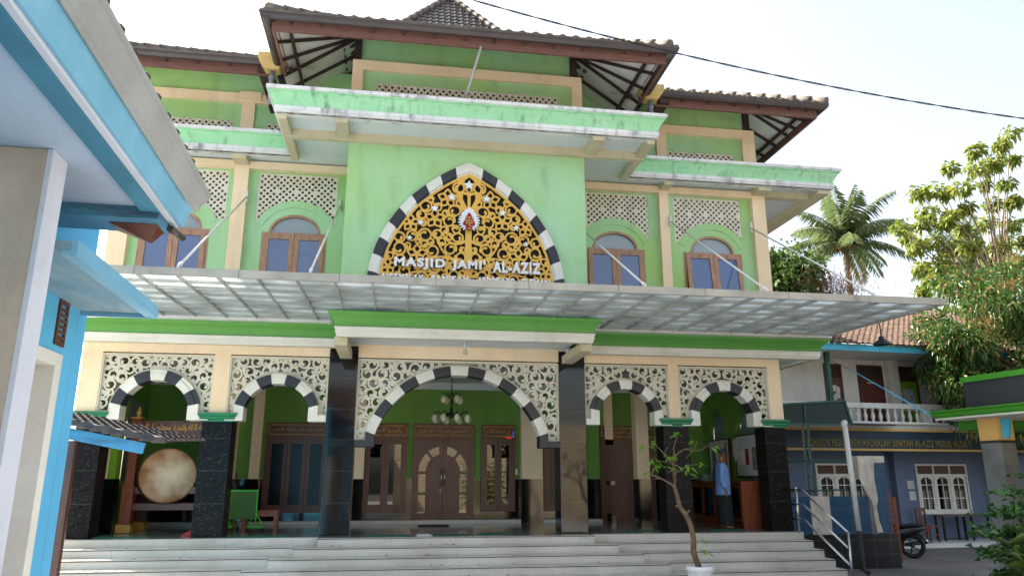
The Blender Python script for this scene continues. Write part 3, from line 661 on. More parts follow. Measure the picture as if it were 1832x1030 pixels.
# ------------------------------------------------------------------ roofs
def roof_face(mb, a, b, c, d, tile=.26, course=.30, amp=.035, seg=6):
    """tiled slope: a-b eave (left to right seen from outside), d-c top; trapezoid or triangle"""
    a, b, c, d = map(Vector, (a, b, c, d)); U = (b-a).normalized(); Wd = (b-a).length
    n0 = (d-a); Vv = (n0-U*n0.dot(U)); H = Vv.length; Vv = Vv/H; N = U.cross(Vv).normalized()
    if N.z < 0: N = -N
    def ext(v): return (d-a).dot(U)*v/H, Wd+((c-b).dot(U))*v/H
    rows = max(1, int(H/course+.5)); ch = H/rows; du = tile/seg
    for r in range(rows):
        v0, v1 = r*ch, (r+1)*ch; L0, R0 = ext(v0); L1, R1 = ext(v1); L, Rr_ = min(L0, L1), max(R0, R1)
        us = np.arange(math.floor(L/du)*du, Rr_+du, du); vs = []; fs = []
        for u in us:
            ph = (u/tile) % 1.0; h = amp*(.5-.5*math.cos(2*math.pi*min(1, ph*1.45))) if ph < .69 else amp*.08
            ua = min(max(u, L0), R0); ub = min(max(u, L1), R1)
            p0 = a+U*ua+Vv*(v0-.03)+N*(h+.045); p1 = a+U*ub+Vv*(v1+.01)+N*(h+.012); p2 = a+U*ua+Vv*(v0-.03)+N*.01
            vs += [tuple(p0), tuple(p1), tuple(p2)]
        for i in range(len(us)-1):
            if abs(us[i+1]-us[i]) < 1e-6: continue
            if (min(max(us[i], L0), R0) == min(max(us[i+1], L0), R0)) and (min(max(us[i], L1), R1) == min(max(us[i+1], L1), R1)): continue
            fs.append((3*i, 3*i+3, 3*i+4, 3*i+1)); fs.append((3*i+2, 3*i+5, 3*i+3, 3*i))
        mb.add(vs, fs, 0, False)
def ridge_caps(mb, p, q, r=.1, L=.36, mi=0):
    p = Vector(p); q = Vector(q); D = q-p; n = max(1, int(D.length/L)); d = D/n
    for i in range(n):
        a = p+d*i; b = a+d*1.04; mb.tube([a, a+d*.12, b], [r*1.12, r*1.12, r*.9], 9, mi)
S = .56
def hip_roof(x0, x1, y0, y1, z, inset, slope, faces='fblr', tile=.26):
    zt = z+inset*slope
    A = [(x0, y0, z), (x1, y0, z), (x1, y1, z), (x0, y1, z)]; B = [(x0+inset, y0+inset, zt), (x1-inset, y0+inset, zt), (x1-inset, y1-inset, zt), (x0+inset, y1-inset, zt)]
    return A, B
# main skirt roof: pavilion plan, then the steep top tier
X0, X1, Y0 = -6.85, 9.37, 13.87; Y1 = Y0+(X1-X0); ZE = 9.22
A, B = hip_roof(X0, X1, Y0, Y1, ZE, 4.6, .56)
mb = MB()
for i in range(1, 4): roof_face(mb, A[i], A[(i+1) % 4], B[(i+1) % 4], B[i])
zf = lambda y: ZE+(y-Y0)*.56
roof_face(mb, A[0], (-2.55, Y0, ZE), (-2.55, Y0+4.3, zf(Y0+4.3)), (-2.56, Y0+4.29, zf(Y0+4.29)))
roof_face(mb, (5.07, Y0, ZE), A[1], (5.08, Y0+4.29, zf(Y0+4.29)), (5.07, Y0+4.3, zf(Y0+4.3)))
roof_face(mb, (-2.5, 16.6, zf(16.6)), (5.02, 16.6, zf(16.6)), B[1], B[0])
cx, cy = (X0+X1)/2, (Y0+Y1)/2; T = (cx, cy, B[0][2]+5.05)
for i in range(4): roof_face(mb, B[i], B[(i+1) % 4], T, T, tile=.2, course=.27)
rf = mb.build('main_roof', 'roof', mq)
mb = MB()
for i in range(4): ridge_caps(mb, Vector(A[i])+Vector((0, 0, .08)), Vector(B[i])+Vector((0, 0, .1))); ridge_caps(mb, Vector(B[i])+Vector((0, 0, .1)), Vector(T)+Vector((0, 0, .08)))
mb.build('ridge_caps', 'ridge', rf)
def eave(x0, x1, y0, y1, z, name_parent, gap=None):
    """gutter, fascia boards round an eave"""
    path = [(x0+.06, y1), (x0+.06, y0+.06), (x1-.06, y0+.06), (x1-.06, y1)]
    if gap:
        paths = [[path[0], path[1], (gap[0], path[1][1])], [(gap[1], path[1][1]), path[2], path[3]]]
    else: paths = [path]
    for path in paths: eave_run(path, z, name_parent)
def eave_run(path, z, name_parent):
    mb = MB(); mb.sweep(path, [(-.10, z+.03), (.08, z+.045), (.09, z+.02), (.075, z-.05), (.03, z-.095), (-.02, z-.10), (-.10, z-.04)], [0]*6); mb.build('gutter', 'gutter', name_parent)
    mb = MB(); mb.sweep(path, [(-.17, z-.0), (-.115, z-.0), (-.115, z-.25), (-.17, z-.25)], [0]*4); mb.build('fascia_board', 'fascia_wood', name_parent)
eave(X0, X1, Y0, Y1, ZE, rf, gap=(-2.75, 5.25))
CA = [(-2.68, 12.2, 9.2), (5.18, 12.2, 9.2)]; hw = (5.18+2.68)/2; zr = 9.2+hw*.56; yb = 19.
mb = MB(); top = (CX-.01, 12.2+hw, zr); back = (CX-.01, yb, zr)
roof_face(mb, CA[0], CA[1], top, top); roof_face(mb, (-2.68, 16.5, 9.2), CA[0], top, (CX-.01, 16.5+1, zr)); roof_face(mb, CA[1], (5.18, 16.5, 9.2), (CX-.01, 17.5, zr), top)
cr = mb.build('front_roof', 'roof', mq)
mb = MB(); ridge_caps(mb, Vector(CA[0])+Vector((.1, .1, .12)), Vector(top)+Vector((0, 0, .1)), r=.11); ridge_caps(mb, Vector(CA[1])+Vector((-.1, .1, .12)), Vector(top)+Vector((0, 0, .1)), r=.11); ridge_caps(mb, Vector(top)+Vector((0, 0, .1)), (CX, 17.6, zr+.1))
mb.build('ridge_caps', 'ridge', cr)
eave(-2.68, 5.18, 12.2, 13.95, 9.2, cr)
# eave soffits: white boards under the tiles, brown rafters fanning out from the wall corner
def soffit(name, xo, xi, yo, yi, z, sl, yback, parent, dirx):
    """corner field from outer corner (xo,yo) to wall corner (xi,yi); dirx = -1 left, +1 right"""
    mb = MB(); zi = z-.06+sl*abs(yi-yo); zl = z-.06
    k = abs(yi-yo); 
    O = (xo, yo, zl); I = (xi, yi, z-.06+sl*abs(xi-xo)); 
    mb.add([O, (xi, yo, zl), (xi, yi, zi)], [(0, 1, 2)]); mb.add([O, (xi, yi, zi), (xo, yi, zl)], [(0, 1, 2)])
    mb.add([(xo, yi, zl), (xi, yi, zi), (xi, yback, zi), (xo, yback, zl)], [(0, 1, 2, 3)])
    mb.build('eave_soffit', 'white', parent)
    mb = MB()
    C = Vector((xi, yi, zi-.04)); n = 4
    ends = [(xo+(xi-xo)*t, yo+.04, zl-.035) for t in (.6, .25)] + [(xo, yo, zl-.035)] + [(xo+.02*-dirx, yo+(yi-yo)*t, zl-.035) for t in (.38, .72, 1.02)]
    for e in ends: mb.beam(C+(Vector(e)-C)*.02, e, .05, .055)
    y = yi
    while y < yback-.5:
        y += .62; mb.beam((xi, y, zi-.04), (xo, y, zl-.035), .05, .055)
    # wall plate and the inner edge board
    w = (xi-xo)*.2
    zz = zl+(zi-zl)*.2-.09
    mb.beam((xo+w, yo+.1, zz), (xo+w, yback, zz), .05, .07)
    mb.build('rafters', 'rafter', parent)
soffit('s', -2.56, -1.03, 12.32, 14.2, 9.2, .56, 16., cr, -1)
soffit('s', 5.06, 3.55, 12.32, 14.2, 9.2, .56, 16., cr, 1)
mb = MB(); mb.add([(-1.03, 12.32, 9.14), (3.55, 12.32, 9.14), (3.55, 14.2, 10.19), (-1.03, 14.2, 10.19)], [(0, 1, 2, 3)]); mb.build('eave_soffit', 'white', cr)
mb = MB()
for k in range(8): x = -.7+k*.57; mb.beam((x, 12.35, 9.1), (x, 14.2, 10.13), .06, .09)
mb.build('rafters', 'rafter', cr)
soffit('s', 9.25, 8.05, 13.99, 15.3, 9.22, .56, 28., rf, 1); soffit('s', -6.73, -5.72, 13.99, 15.3, 9.22, .56, 28., rf, -1)
mb = MB(); mb.add([(-5.72, 13.99, 9.16), (-2.0, 13.99, 9.16), (-2.0, 15.3, 9.89), (-5.72, 15.3, 9.89)], [(0, 1, 2, 3)]); mb.add([(4.5, 13.99, 9.16), (8.05, 13.99, 9.16), (8.05, 15.3, 9.89), (4.5, 15.3, 9.89)], [(0, 1, 2, 3)])
mb.build('eave_soffit', 'white', rf)
mb = MB()
for x in [-5.4+.6*k for k in range(6)]+[4.8+.6*k for k in range(6)]: mb.beam((x, 14.0, 9.12), (x, 15.3, 9.83), .06, .09)
mb.build('rafters', 'rafter', rf)
# rain hoppers and their pipes at the front roof's sides
for x, sg in ((-2.72, -1), (5.2, 1)):
    mb = MB(); mb.hexa([(x-.14, 13.78, 8.98), (x+.14, 13.78, 8.98), (x+.14, 14.02, 8.98), (x-.14, 14.02, 8.98)], [(x-.26, 13.7, 9.16), (x+.26, 13.7, 9.16), (x+.26, 14.1, 9.16), (x-.26, 14.1, 9.16)])
    mb.box(x-.26, x+.26, 13.7, 14.1, 9.161, 9.3); h = mb.build('rain_hopper', mat('hopper_ochre', (206, 176, 110), .6) if sg < 0 else bpy.data.materials['hopper_ochre'], mq, bevel=.01)
    mb = MB(); mb.tube([(x, 13.9, 8.98), (x, 13.9, 8.72), (x+.02, 13.85, 8.6), (x+.0-sg*.05, 13.7, 8.3), (x-sg*.1, 13.5, 8.1)], .055, 10); mb.lathe([(.07, 0), (.07, .06)], (x, 13.9, 8.78), 10); mb.build('downpipe', mat('grey_pipe', (130, 136, 146), .5) if sg < 0 else bpy.data.materials['grey_pipe'], h)
    mb = MB(); mb.tube([(x-sg*.12, 12.2, 9.16), (x-sg*.12, 13.85, 9.12)], .1, 12); mb.build('side_gutter', 'gutter', h)
mb = MB(); mb.tube([(1.33, 12.36, 8.98), (1.05, 12.95, 7.98)], .028, 8); mb.build('stay_rod', 'alu', mq)
# ------------------------------------------------------------------ gold arch panel on the central bay
HP = [(0, 7.14), (.27, 7.02), (.58, 6.83), (.88, 6.6), (1.16, 6.345), (1.40, 6.04), (1.60, 5.72), (1.755, 5.37), (1.855, 5.01), (1.89, 4.77), (1.92, 4.3)]
def offset_in(P, d):
    out = []
    for i, p in enumerate(P):
        a = P[max(i-1, 0)]; b = P[min(i+1, len(P)-1)]
        if i == 0: a, b = P[0], P[1]
        t = Vector((b[0]-a[0], b[1]-a[1])).normalized(); n = Vector((t.y, -t.x))   # pointing inward (towards -x, -z)
        if n.x > 0: n = -n
        q = (p[0]+n.x*d, p[1]+n.y*d)
        if i == 0: q = (0, p[1]-d/max(.3, abs(n.y)))
        out.append(q)
    return out
IN = offset_in(HP, .215); 
def at_len(P, s):
    L = 0
    for a, b in zip(P, P[1:]):
        l = math.hypot(b[0]-a[0], b[1]-a[1])
        if L+l >= s: t = (s-L)/l; return (a[0]*(1-t)+b[0]*t, a[1]*(1-t)+b[1]*t)
        L += l
    return P[-1]
def plen(P): return sum(math.hypot(b[0]-a[0], b[1]-a[1]) for a, b in zip(P, P[1:]))
mb = MB(); LO, LI = plen(HP), plen(IN); cuts = [0, .30] + [.30+.352*k for k in range(1, 10)]
def ring(P, Q, sg, s0, s1, y, mi, f0=0., f1=1.):
    k = 4; vs = []
    for t in range(k+1):
        s_ = (s0+(s1-s0)*t/k)/LO; a = at_len(P, min(s_, 1)*plen(P)); b = at_len(Q, min(s_, 1)*plen(Q))
        p = [a[j]*(1-f0)+b[j]*f0 for j in (0, 1)]; q = [a[j]*(1-f1)+b[j]*f1 for j in (0, 1)]
        vs += [(CX+sg*p[0], y, p[1]), (CX+sg*q[0], y, q[1]), (CX+sg*q[0], 13.725, q[1]), (CX+sg*p[0], 13.725, p[1])]
    fs = []
    for t in range(k):
        for q in range(4): fs.append((4*t+q, 4*t+(q+1) % 4, 4*t+4+(q+1) % 4, 4*t+4+q))
    fs += [(0, 3, 2, 1), (4*k, 4*k+1, 4*k+2, 4*k+3)]
    mb.add(vs, fs, mi)
for sg in (-1, 1):
    for i in range(len(cuts)-1):
        s0, s1 = cuts[i], min(cuts[i+1], LO)
        if s0 >= LO: break
        ring(HP, IN, sg, s0, s1, 13.60, i % 2, 0, .3); ring(HP, IN, sg, s0, s1, 13.575, i % 2, .3, .82); ring(HP, IN, sg, s0, s1, 13.61, i % 2, .82, 1)
arch = mb.build('gold_arch_border', ['white', 'charcoal'], mq)
mb = MB(); P = [(CX+x, z) for x, z in IN]+[(CX-x, z) for x, z in reversed(IN[1:])]; mb.poly(P[::-1], 13.70, 13.718); mb.build('gold_arch_backing', 'dark', mq)
INz = np.array([p[1] for p in IN][::-1]); INx = np.array([p[0] for p in IN][::-1])
segs = list(zip(IN, IN[1:]))
def dist_emb(x, z):
    x = abs(x-CX); d = 9
    for a, b in segs:
        vx, vz = b[0]-a[0], b[1]-a[1]; t = max(0, min(1, ((x-a[0])*vx+(z-a[1])*vz)/(vx*vx+vz*vz))); d = min(d, math.hypot(x-a[0]-t*vx, z-a[1]-t*vz))
    inside = z < IN[0][1] and x < np.interp(z, INz, INx)
    return (d if inside else -d)
gx, gz, X, Z = field(-.6, 3.12, 4.3, 6.93, .0105)
F = np.full(X.shape, -1.)
av = [(CX, 5.9, .19), (CX, 6.6, .10), (CX, 6.33, .1)]
FL = [(.37, 6.42, .2), (1.0, 6.0-.0, .17), (.66, 5.72+.3, .2), (1.33, 5.55, .17), (.95, 5.3, .18), (1.5, 4.98, .16)]
FL = [(.42, 6.36, .19), (.66, 5.93, .19), (1.12, 5.82, .17), (.98, 5.2, .19), (1.52, 4.93, .16)]
def sw(pts, w):
    for sg in (1, -1): stroke(F, gx, gz, [(CX+sg*x, z) for x, z in pts], w)
for (x, z, r) in FL:
    av.append((CX+x, z, r*.93))
    for k in range(5):
        a = math.pi/2+2*math.pi*k/5; ca, sa = math.cos(a), math.sin(a); wd = .34*r
        for side in (1, -1):
            pts = [(x+ca*r*t-sa*side*wd*math.sin(math.pi*t), z+sa*r*t+ca*side*wd*math.sin(math.pi*t)) for t in [i/8 for i in range(9)]]
            sw(pts, .017)
sw([(0, 4.3), (0, 5.75)], .062)
sw([(0, 6.05), (0, 6.5)], .03)
sw([(.03, 6.12), (.12, 6.3), (.17, 6.42), (.12, 6.5), (.03, 6.47)], .024); sw([(.05, 6.12), (.2, 6.35), (.25, 6.6), (.14, 6.75), (0, 6.86)], .022)
sw([(0, 6.7), (.08, 6.62), (.05, 6.55)], .03)
def arc(x0, z0, x1, z1, bow, n=12):
    dx, dz = x1-x0, z1-z0; return [(x0+dx*t-dz*bow*4*t*(1-t), z0+dz*t+dx*bow*4*t*(1-t)) for t in [i/n for i in range(n+1)]]
BR = [arc(0, 4.75, .72, 5.12, .26), arc(0, 5.0, .6, 5.5, -.15), arc(.08, 4.4, .36, 5.2, -.2), arc(.0, 5.55, .5, 5.62, -.3), arc(.3, 4.35, 1.25, 4.75, .3)]
for b in BR: sw(b, [.026-.01*i/12 for i in range(13)])
for b in BR: av += [(CX+b[i][0], b[i][1], .015) for i in range(0, 13, 2)]
av += [(CX, 4.4+.12*k, .06) for k in range(12)]
scrolls(F, gx, gz, lambda x, z: dist_emb(x, z)-.02, CX, (CX-1.7, CX+1.7, 4.33, 6.9), .052, .12, .019, 21, avoid=av)
De = np.vectorize(dist_emb)(X, Z); F = np.maximum(F, .03-np.abs(De-.012)); F = np.minimum(F, De+.0)
march(gx, gz, F, 13.60, 13.635, 'gold_scroll_panel', 'gold', mq)
# stars, crest and lettering
def star(mb, x, z, r, y0=13.54, y1=13.6, n=5):
    P = [(x+(r if k % 2 == 0 else r*.44)*math.sin(math.pi*k/n), z+(r if k % 2 == 0 else r*.44)*math.cos(math.pi*k/n)) for k in range(2*n)]
    c = (x, z); 
    for k in range(2*n): a, b = P[k], P[(k+1) % (2*n)]; mb.poly([c, a, b][::-1], y0, y1)
for x, z, r in ((1.25, 6.64, .105), (.92, 6.37, .082), (1.6, 6.37, .082), (.59, 6.12, .075), (1.92, 6.10, .075), (.33, 5.82, .065), (2.19, 5.80, .065), (.13, 5.5, .055), (2.38, 5.48, .055)):
    mb = MB(); star(mb, x, z, r); mb.build('star', 'lettering', mq)
cr_ = MB()
for sg in (-1, 1):     # two wings of feathers
    for k in range(9):
        a = R(-62+16*k); r0, r1 = .13, .225-.004*k
        c = (CX+sg*r0*math.cos(a)*.8, 5.885+r0*math.sin(a)); t = (CX+sg*r1*math.cos(a), 5.885+r1*math.sin(a)+.02)
        w = .02; nx_, nz_ = -math.sin(a)*w, math.cos(a)*w
        pts = [(c[0]-sg*nx_, c[1]-nz_), (t[0]-sg*nx_*.3, t[1]-nz_*.3), (t[0]+sg*nx_*.8, t[1]+nz_*.8), (c[0]+sg*nx_, c[1]+nz_)]
        cr_.poly(pts if sg < 0 else pts[::-1], 13.525-.001*k, 13.56, 0)
body = [(CX+.17*math.sin(t), 5.9+.185*math.cos(t)) for t in [2*math.pi*k/24 for k in range(24)]]; cr_.poly(body, 13.535, 13.575, 0)
for x, z, r in ((0, 6.12, .04), (-.06, 6.09, .035), (.06, 6.09, .035), (-.11, 6.04, .03), (.11, 6.04, .03)): cr_.poly([(CX+x+r*math.sin(t), z+r*1.2*math.cos(t)) for t in [2*math.pi*k/10 for k in range(10)]], 13.527, 13.57, 0)
sh = [(0, 6.06), (.03, 6.03), (.055, 5.97), (.09, 5.88), (.12, 5.84), (.115, 5.80), (.07, 5.795), (.06, 5.72), (0, 5.69)]
red = [(CX+x, z) for x, z in sh]+[(CX-x, z) for x, z in sh[-2:0:-1]]
c0 = (CX, 5.86)
for k in range(len(red)): cr_.poly([c0, red[k], red[(k+1) % len(red)]][::-1], 13.51, 13.53, 1)
for pts in ([(-.055, 5.92), (-.055, 5.83), (-.03, 5.83), (-.03, 5.9), (-.005, 5.9), (-.005, 5.80)], [(.055, 5.83), (.055, 5.9), (.03, 5.9), (.03, 5.83), (.008, 5.83)], [(-.05, 5.955), (.05, 5.955)], [(0, 5.955), (0, 5.8), (.04, 5.775)], [(-.03, 5.74), (.0, 5.72), (.03, 5.74)]):
    for a, b in zip(pts, pts[1:]): cr_.beam((CX+a[0], 13.505, a[1]), (CX+b[0], 13.505, b[1]), .011, .012, 2)
cr_.build('winged_crest', ['lettering', 'red_paper', 'gold'], mq)
for wd, a, b in (("MASJID", -.14, .82), ("JAMI'", .945, 1.59), ("AL-AZIZ", 1.73, 2.66)): text(wd, 'name_lettering', 'lettering', mq, b-a, .225, ((a+b)/2, 13.535, 4.985), .05, bold=.045, spacing=1.2)
for wd, a, b in (("NGEMPLAK", -.35, .42), ("BANJKAH", .56, 1.26), ("ARDIMULYO", 1.44, 2.16), ("SLEMAN", 2.29, 2.84)): text(wd, 'address_lettering', 'lettering', mq, b-a, .15, ((a+b)/2, 13.535, 4.70), .04, bold=.045, spacing=1.2)
# ------------------------------------------------------------------ glazed canopy over the steps
cn = MB(); cx0, cx1, cy0, cy1, cz0, sl_ = -6.68, 9.2, 11.05, 14.5, 3.93, .028
zc_ = lambda y: cz0+(y-cy0)*sl_
def slab(mb, x0, x1, y0, y1, dz0, dz1, mi=0):
    mb.hexa([(x0, y0, zc_(y0)+dz0), (x1, y0, zc_(y0)+dz0), (x1, y1, zc_(y1)+dz0), (x0, y1, zc_(y1)+dz0)], [(x0, y0, zc_(y0)+dz1), (x1, y0, zc_(y0)+dz1), (x1, y1, zc_(y1)+dz1), (x0, y1, zc_(y1)+dz1)], mi)
nr = 29
for k in range(nr):
    x = cx0+.03+(cx1-cx0-.06)*k/(nr-1); slab(cn, x-.012, x+.012, cy0+.05, cy1-.02, -.004, .055)
for j in range(8):
    y = cy0+.08+(cy1-cy0-.15)*j/7; slab(cn, cx0+.02, cx1-.02, y-.022, y+.022, .012, .056)
canopy = cn.build('canopy', 'alu', mq)
mb = MB(); slab(mb, cx0, cx1, cy0-.02, cy1, .060, .068); mb.build('canopy_sheet', 'sheet', canopy)
mb = MB(); n = 11
for k in range(n):
    a = cx0-.05+(cx1-cx0+.1)*k/n; b = cx0-.05+(cx1-cx0+.1)*(k+1)/n-.008
    slab(mb, a, b, cy0-.03, cy0+.03, -.005, .105); slab(mb, a, b, cy0-.03, cy0+.2, .1052, .112)
mb.build('front_flashing', 'alu_edge', canopy)
for xs, w in ((cx0-.02, .04), (cx1-.02, .04)): mb = MB(); slab(mb, xs, xs+w, cy0+.031, cy1, .0, .104); mb.build('side_flashing', 'alu', canopy)
for a, b in ((-6.6, -1.33), (3.86, 9.24)): mb = MB(); mb.box(a, b, 14.47, 14.62, 3.992, 4.08); mb.build('canopy_gutter', 'pvc', canopy)
for (xa, za, xb, yb) in ((-3.25, 6.77, -3.25, 11.1), (-1.36, 6.72, -1.36, 11.1), (3.9, 6.45, 3.9, 11.1), (6.0, 6.73, 6.0, 11.1), (7.95, 6.67, 7.95, 11.1)):
    mb = MB(); A_ = Vector((xa, 15.33 if xa < -1.3 and xa > -3 else 15.18, za)); B_ = Vector((xb, yb, zc_(yb)+.15)); mb.tube([A_, B_], .018, 8)
    mb.tube([B_+(A_-B_)*.004, B_+(A_-B_)*.03], .028, 8); mb.box(xa-.02, xa+.02, A_.y-.06, A_.y+.03, za-.12, za+.12); mb.box(xa-.015, xa+.015, yb-.03, yb+.03, zc_(yb)+.11, zc_(yb)+.17)
    mb.build('tie_rod', 'pvc', mq)
# ------------------------------------------------------------------ porch interior
YW = 19.02
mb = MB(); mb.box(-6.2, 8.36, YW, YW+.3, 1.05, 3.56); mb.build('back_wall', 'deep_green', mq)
mb = MB(); mb.box(-6.2, 8.36, YW-.02, YW+.28, .002, 1.049); mb.build('dado', 'granite_wall', mq)
mb = MB(); mb.box(-6.2, 8.36, 15.5, YW, 3.42, 3.56); mb.box(-6.2, 8.36, YW-.12, YW-.001, 3.25, 3.419); mb.build('porch_ceiling', 'soffit', mq)
mb = MB(); mb.box(-1.1, 3.13, YW-.35, YW-.021, .002, .09); mb.box(-6.0, -1.72, YW-.16, YW-.021, .002, .08); mb.box(3.7, 5.2, YW-.3, YW-.021, .002, .08); mb.build('plinth_step', 'step_tile', mq)
for a, b, y0 in ((-1.25, -.72, YW-.26), (3.16, 3.70, YW-.26), (5.38, 5.6, YW-.1), (-3.42, -3.18, YW-.1)):
    mb = MB(); mb.box(a, b, y0, YW-.001, 1.05, 3.25); mb.build('inner_pilaster', 'cream', mq)
    mb = MB(); mb.box(a-.004, b+.004, y0-.01, YW-.021, .004, 1.048); mb.build('pilaster_base', 'granite_wall', mq)
for a, b in ((-3.72, -3.42), (5.62, 5.92)):
    mb = MB(); mb.box(a, b, 17.1, 17.4, 1.05, 3.415); mb.build('inner_column', 'cream', mq)
    mb = MB(); mb.box(a-.012, b+.012, 17.088, 17.412, .004, 1.048); mb.build('column_base', 'granite_wall', mq)
def header(par, x0, x1, z0, z1, y, txt):
    mb = MB(); mb.box(x0, x1, y-.05, y, z0, z1); h = mb.build('header_board', 'wood', par)
    mb = MB(); n = int((x1-x0-.1)/.05)
    for k in range(n):
        x = x0+.05+(x1-x0-.1)*(k+.5)/n
        for zz, s_ in ((z1-.035, -1), (z0+.035, 1)):
            mb.add([(x-.02, y-.055, zz), (x+.02, y-.055, zz), (x, y-.075, zz+s_*.035), (x-.02, y-.05, zz), (x+.02, y-.05, zz), (x, y-.05, zz+s_*.035)], [(0, 1, 2), (0, 2, 5, 3), (1, 4, 5, 2), (0, 3, 4, 1)])
    for k in range(5):
        z = z0+.06+(z1-z0-.12)*(k+.5)/5
        for xx, s_ in ((x0+.035, 1), (x1-.035, -1)):
            mb.add([(xx, y-.055, z-.02), (xx, y-.055, z+.02), (xx+s_*.035, y-.075, z)], [(0, 1, 2)])
    mb.build('gilded_teeth', 'gold_dark', h)
    mb = MB(); t = .012; a, b, c, d = x0+.085, x1-.085, z0+.075, z1-.075
    mb.box(a, b, y-.06, y-.05, c-t, c); mb.box(a, b, y-.06, y-.05, d, d+t); mb.build('gilded_line', 'gold_dark', h)
    text(arabic(txt), 'calligraphy', 'gold_dark', h, (x1-x0)-.26, .13, ((x0+x1)/2, y-.056, (z0+z1)/2), .012, bold=.008)
def carved_window(x0, x1, z0, z1, nl, txt, y=YW-.02, zh=2.04):
    root = MB(); t = .06
    root.box(x0, x0+t, y-.08, y-.001, z0, zh); root.box(x1-t, x1, y-.08, y-.001, z0, zh); root.box(x0+t, x1-t, y-.08, y-.001, z0, z0+t); root.box(x0+t, x1-t, y-.08, y-.001, zh-t, zh)
    w = root.build('porch_window', 'wood', mq)
    gm = 'glass_dim' if nl == 3 or x0 > 3.5 else 'glass_dark'
    for k in range(nl):
        a = x0+t+(x1-x0-2*t)*k/nl+.004; b = x0+t+(x1-x0-2*t)*(k+1)/nl-.004; s_ = .085
        mb = MB(); mb.box(a, a+s_, y-.07, y-.02, z0+t, zh-t); mb.box(b-s_, b, y-.07, y-.02, z0+t, zh-t); mb.box(a+s_, b-s_, y-.07, y-.02, z0+t, z0+t+.12); mb.box(a+s_, b-s_, y-.07, y-.02, zh-t-.1, zh-t)
        mb.box(a+s_-.004, b-s_+.004, y-.04, y-.035, z0+t+.11, zh-t-.09, 1); mb.build('shutter', ['wood', gm], w)
    header(w, x0, x1, zh, z1, y, txt)
carved_window(-.74, .31, .27, 2.39, 2, 'واقيموا الصلوة', YW-.02)
carved_window(2.16, 3.02, .27, 2.39, 2, 'ان الصلوة كانت')
carved_window(-3.08, -1.6, .27, 2.39, 3, 'واعبد ربك حتي ياتيك اليقين')
carved_window(3.75, 4.85, .27, 2.39, 2, 'واقيموا الدين')
# main double door
dx0, dx1, dc = .455, 1.975, 1.205
mb = MB(); mb.box(dx0, dx0+.07, YW-.1, YW-.02, .09, 2.05); mb.box(dx1-.07, dx1, YW-.1, YW-.02, .09, 2.05); mb.box(dx0+.07, dx1-.07, YW-.1, YW-.02, 2.0, 2.05)
door = mb.build('double_door', 'wood', mq); header(door, dx0, dx1, 2.05, 2.39, YW-.02, 'ان المسلمين والمسلمات كانوا عابدين')
for sg in (-1, 1):
    a, b = (dx0+.072, dc-.003) if sg < 0 else (dc+.003, dx1-.072)
    gx, gz, X, Z = field(a-.01, b+.01, .08, 2.01, .011); D = rbox(X, Z, a, b, .095, 1.995); U = np.abs(X-dc)
    outer = np.minimum(.60-U, np.where(Z > 1.22, (1-np.hypot(U/.60, (Z-1.22)/.62))*.6, 9)); outer = np.minimum(outer, Z-.24)
    inner = np.minimum(.37-U, np.where(Z > 1.22, (1-np.hypot(U/.37, (Z-1.22)/.38))*.37, 9))
    hole = np.minimum(np.minimum(outer, -(inner+.05)), U-.1)
    for zz in (.70, 1.20): hole = np.where(np.abs(Z-zz) < .035, -.01, hole)
    ang = np.abs(np.arctan2(Z-1.22, U)-R(50)); hole = np.where((Z > 1.3) & (ang*np.hypot(U, Z-1.22) < .035), -.01, hole)
    lf = march(gx, gz, np.minimum(D, -hole), YW-.09, YW-.045, 'door_leaf', 'wood', door)
    mb = MB(); mb.box(a+.02, b-.02, YW-.066, YW-.062, .2, 1.9); mb.build('door_glass', 'glass_dark', lf)
    mb = MB(); x = dc+sg*.045; mb.tube([(x, YW-.09, 1.30), (x, YW-.13, 1.30), (x, YW-.13, .88), (x, YW-.09, .88)], .013, 8); mb.build('door_handle', 'steel', lf)
    gx, gz, X, Z = field(dc-.4 if sg < 0 else dc+.09, dc-.09 if sg < 0 else dc+.4, .2, 1.65, .012); U = np.abs(X-dc)
    inn = np.minimum(np.minimum(.33-U, np.where(Z > 1.22, (1-np.hypot(U/.33, (Z-1.22)/.34))*.33, 9)), np.minimum(U-.13, Z-.26)); march(gx, gz, inn, YW-.105, YW-.0905, 'raised_panel', 'wood', lf)
mb = MB(); mb.lathe([(.025, 0), (.025, -.01), (.001, -.012)], (dc-.05, YW-.09, .78), 10, axis='Y'); mb.build('lock', 'gold', door)
# second brown door at the right
mb = MB(); mb.box(5.25, 6.7, YW-.1, YW-.02, .003, 2.04); d2 = mb.build('side_door', 'wood', mq); header(d2, 5.25, 6.7, 2.05, 2.39, YW-.02, 'كانت علي المومنين')
mb = MB()
for k in range(2): mb.box(5.35+.68*k, 5.92+.68*k, YW-.115, YW-.1005, .2, .9); mb.box(5.35+.68*k, 5.92+.68*k, YW-.115, YW-.1005, 1.0, 1.9)
mb.build('door_panel', 'wood', d2)
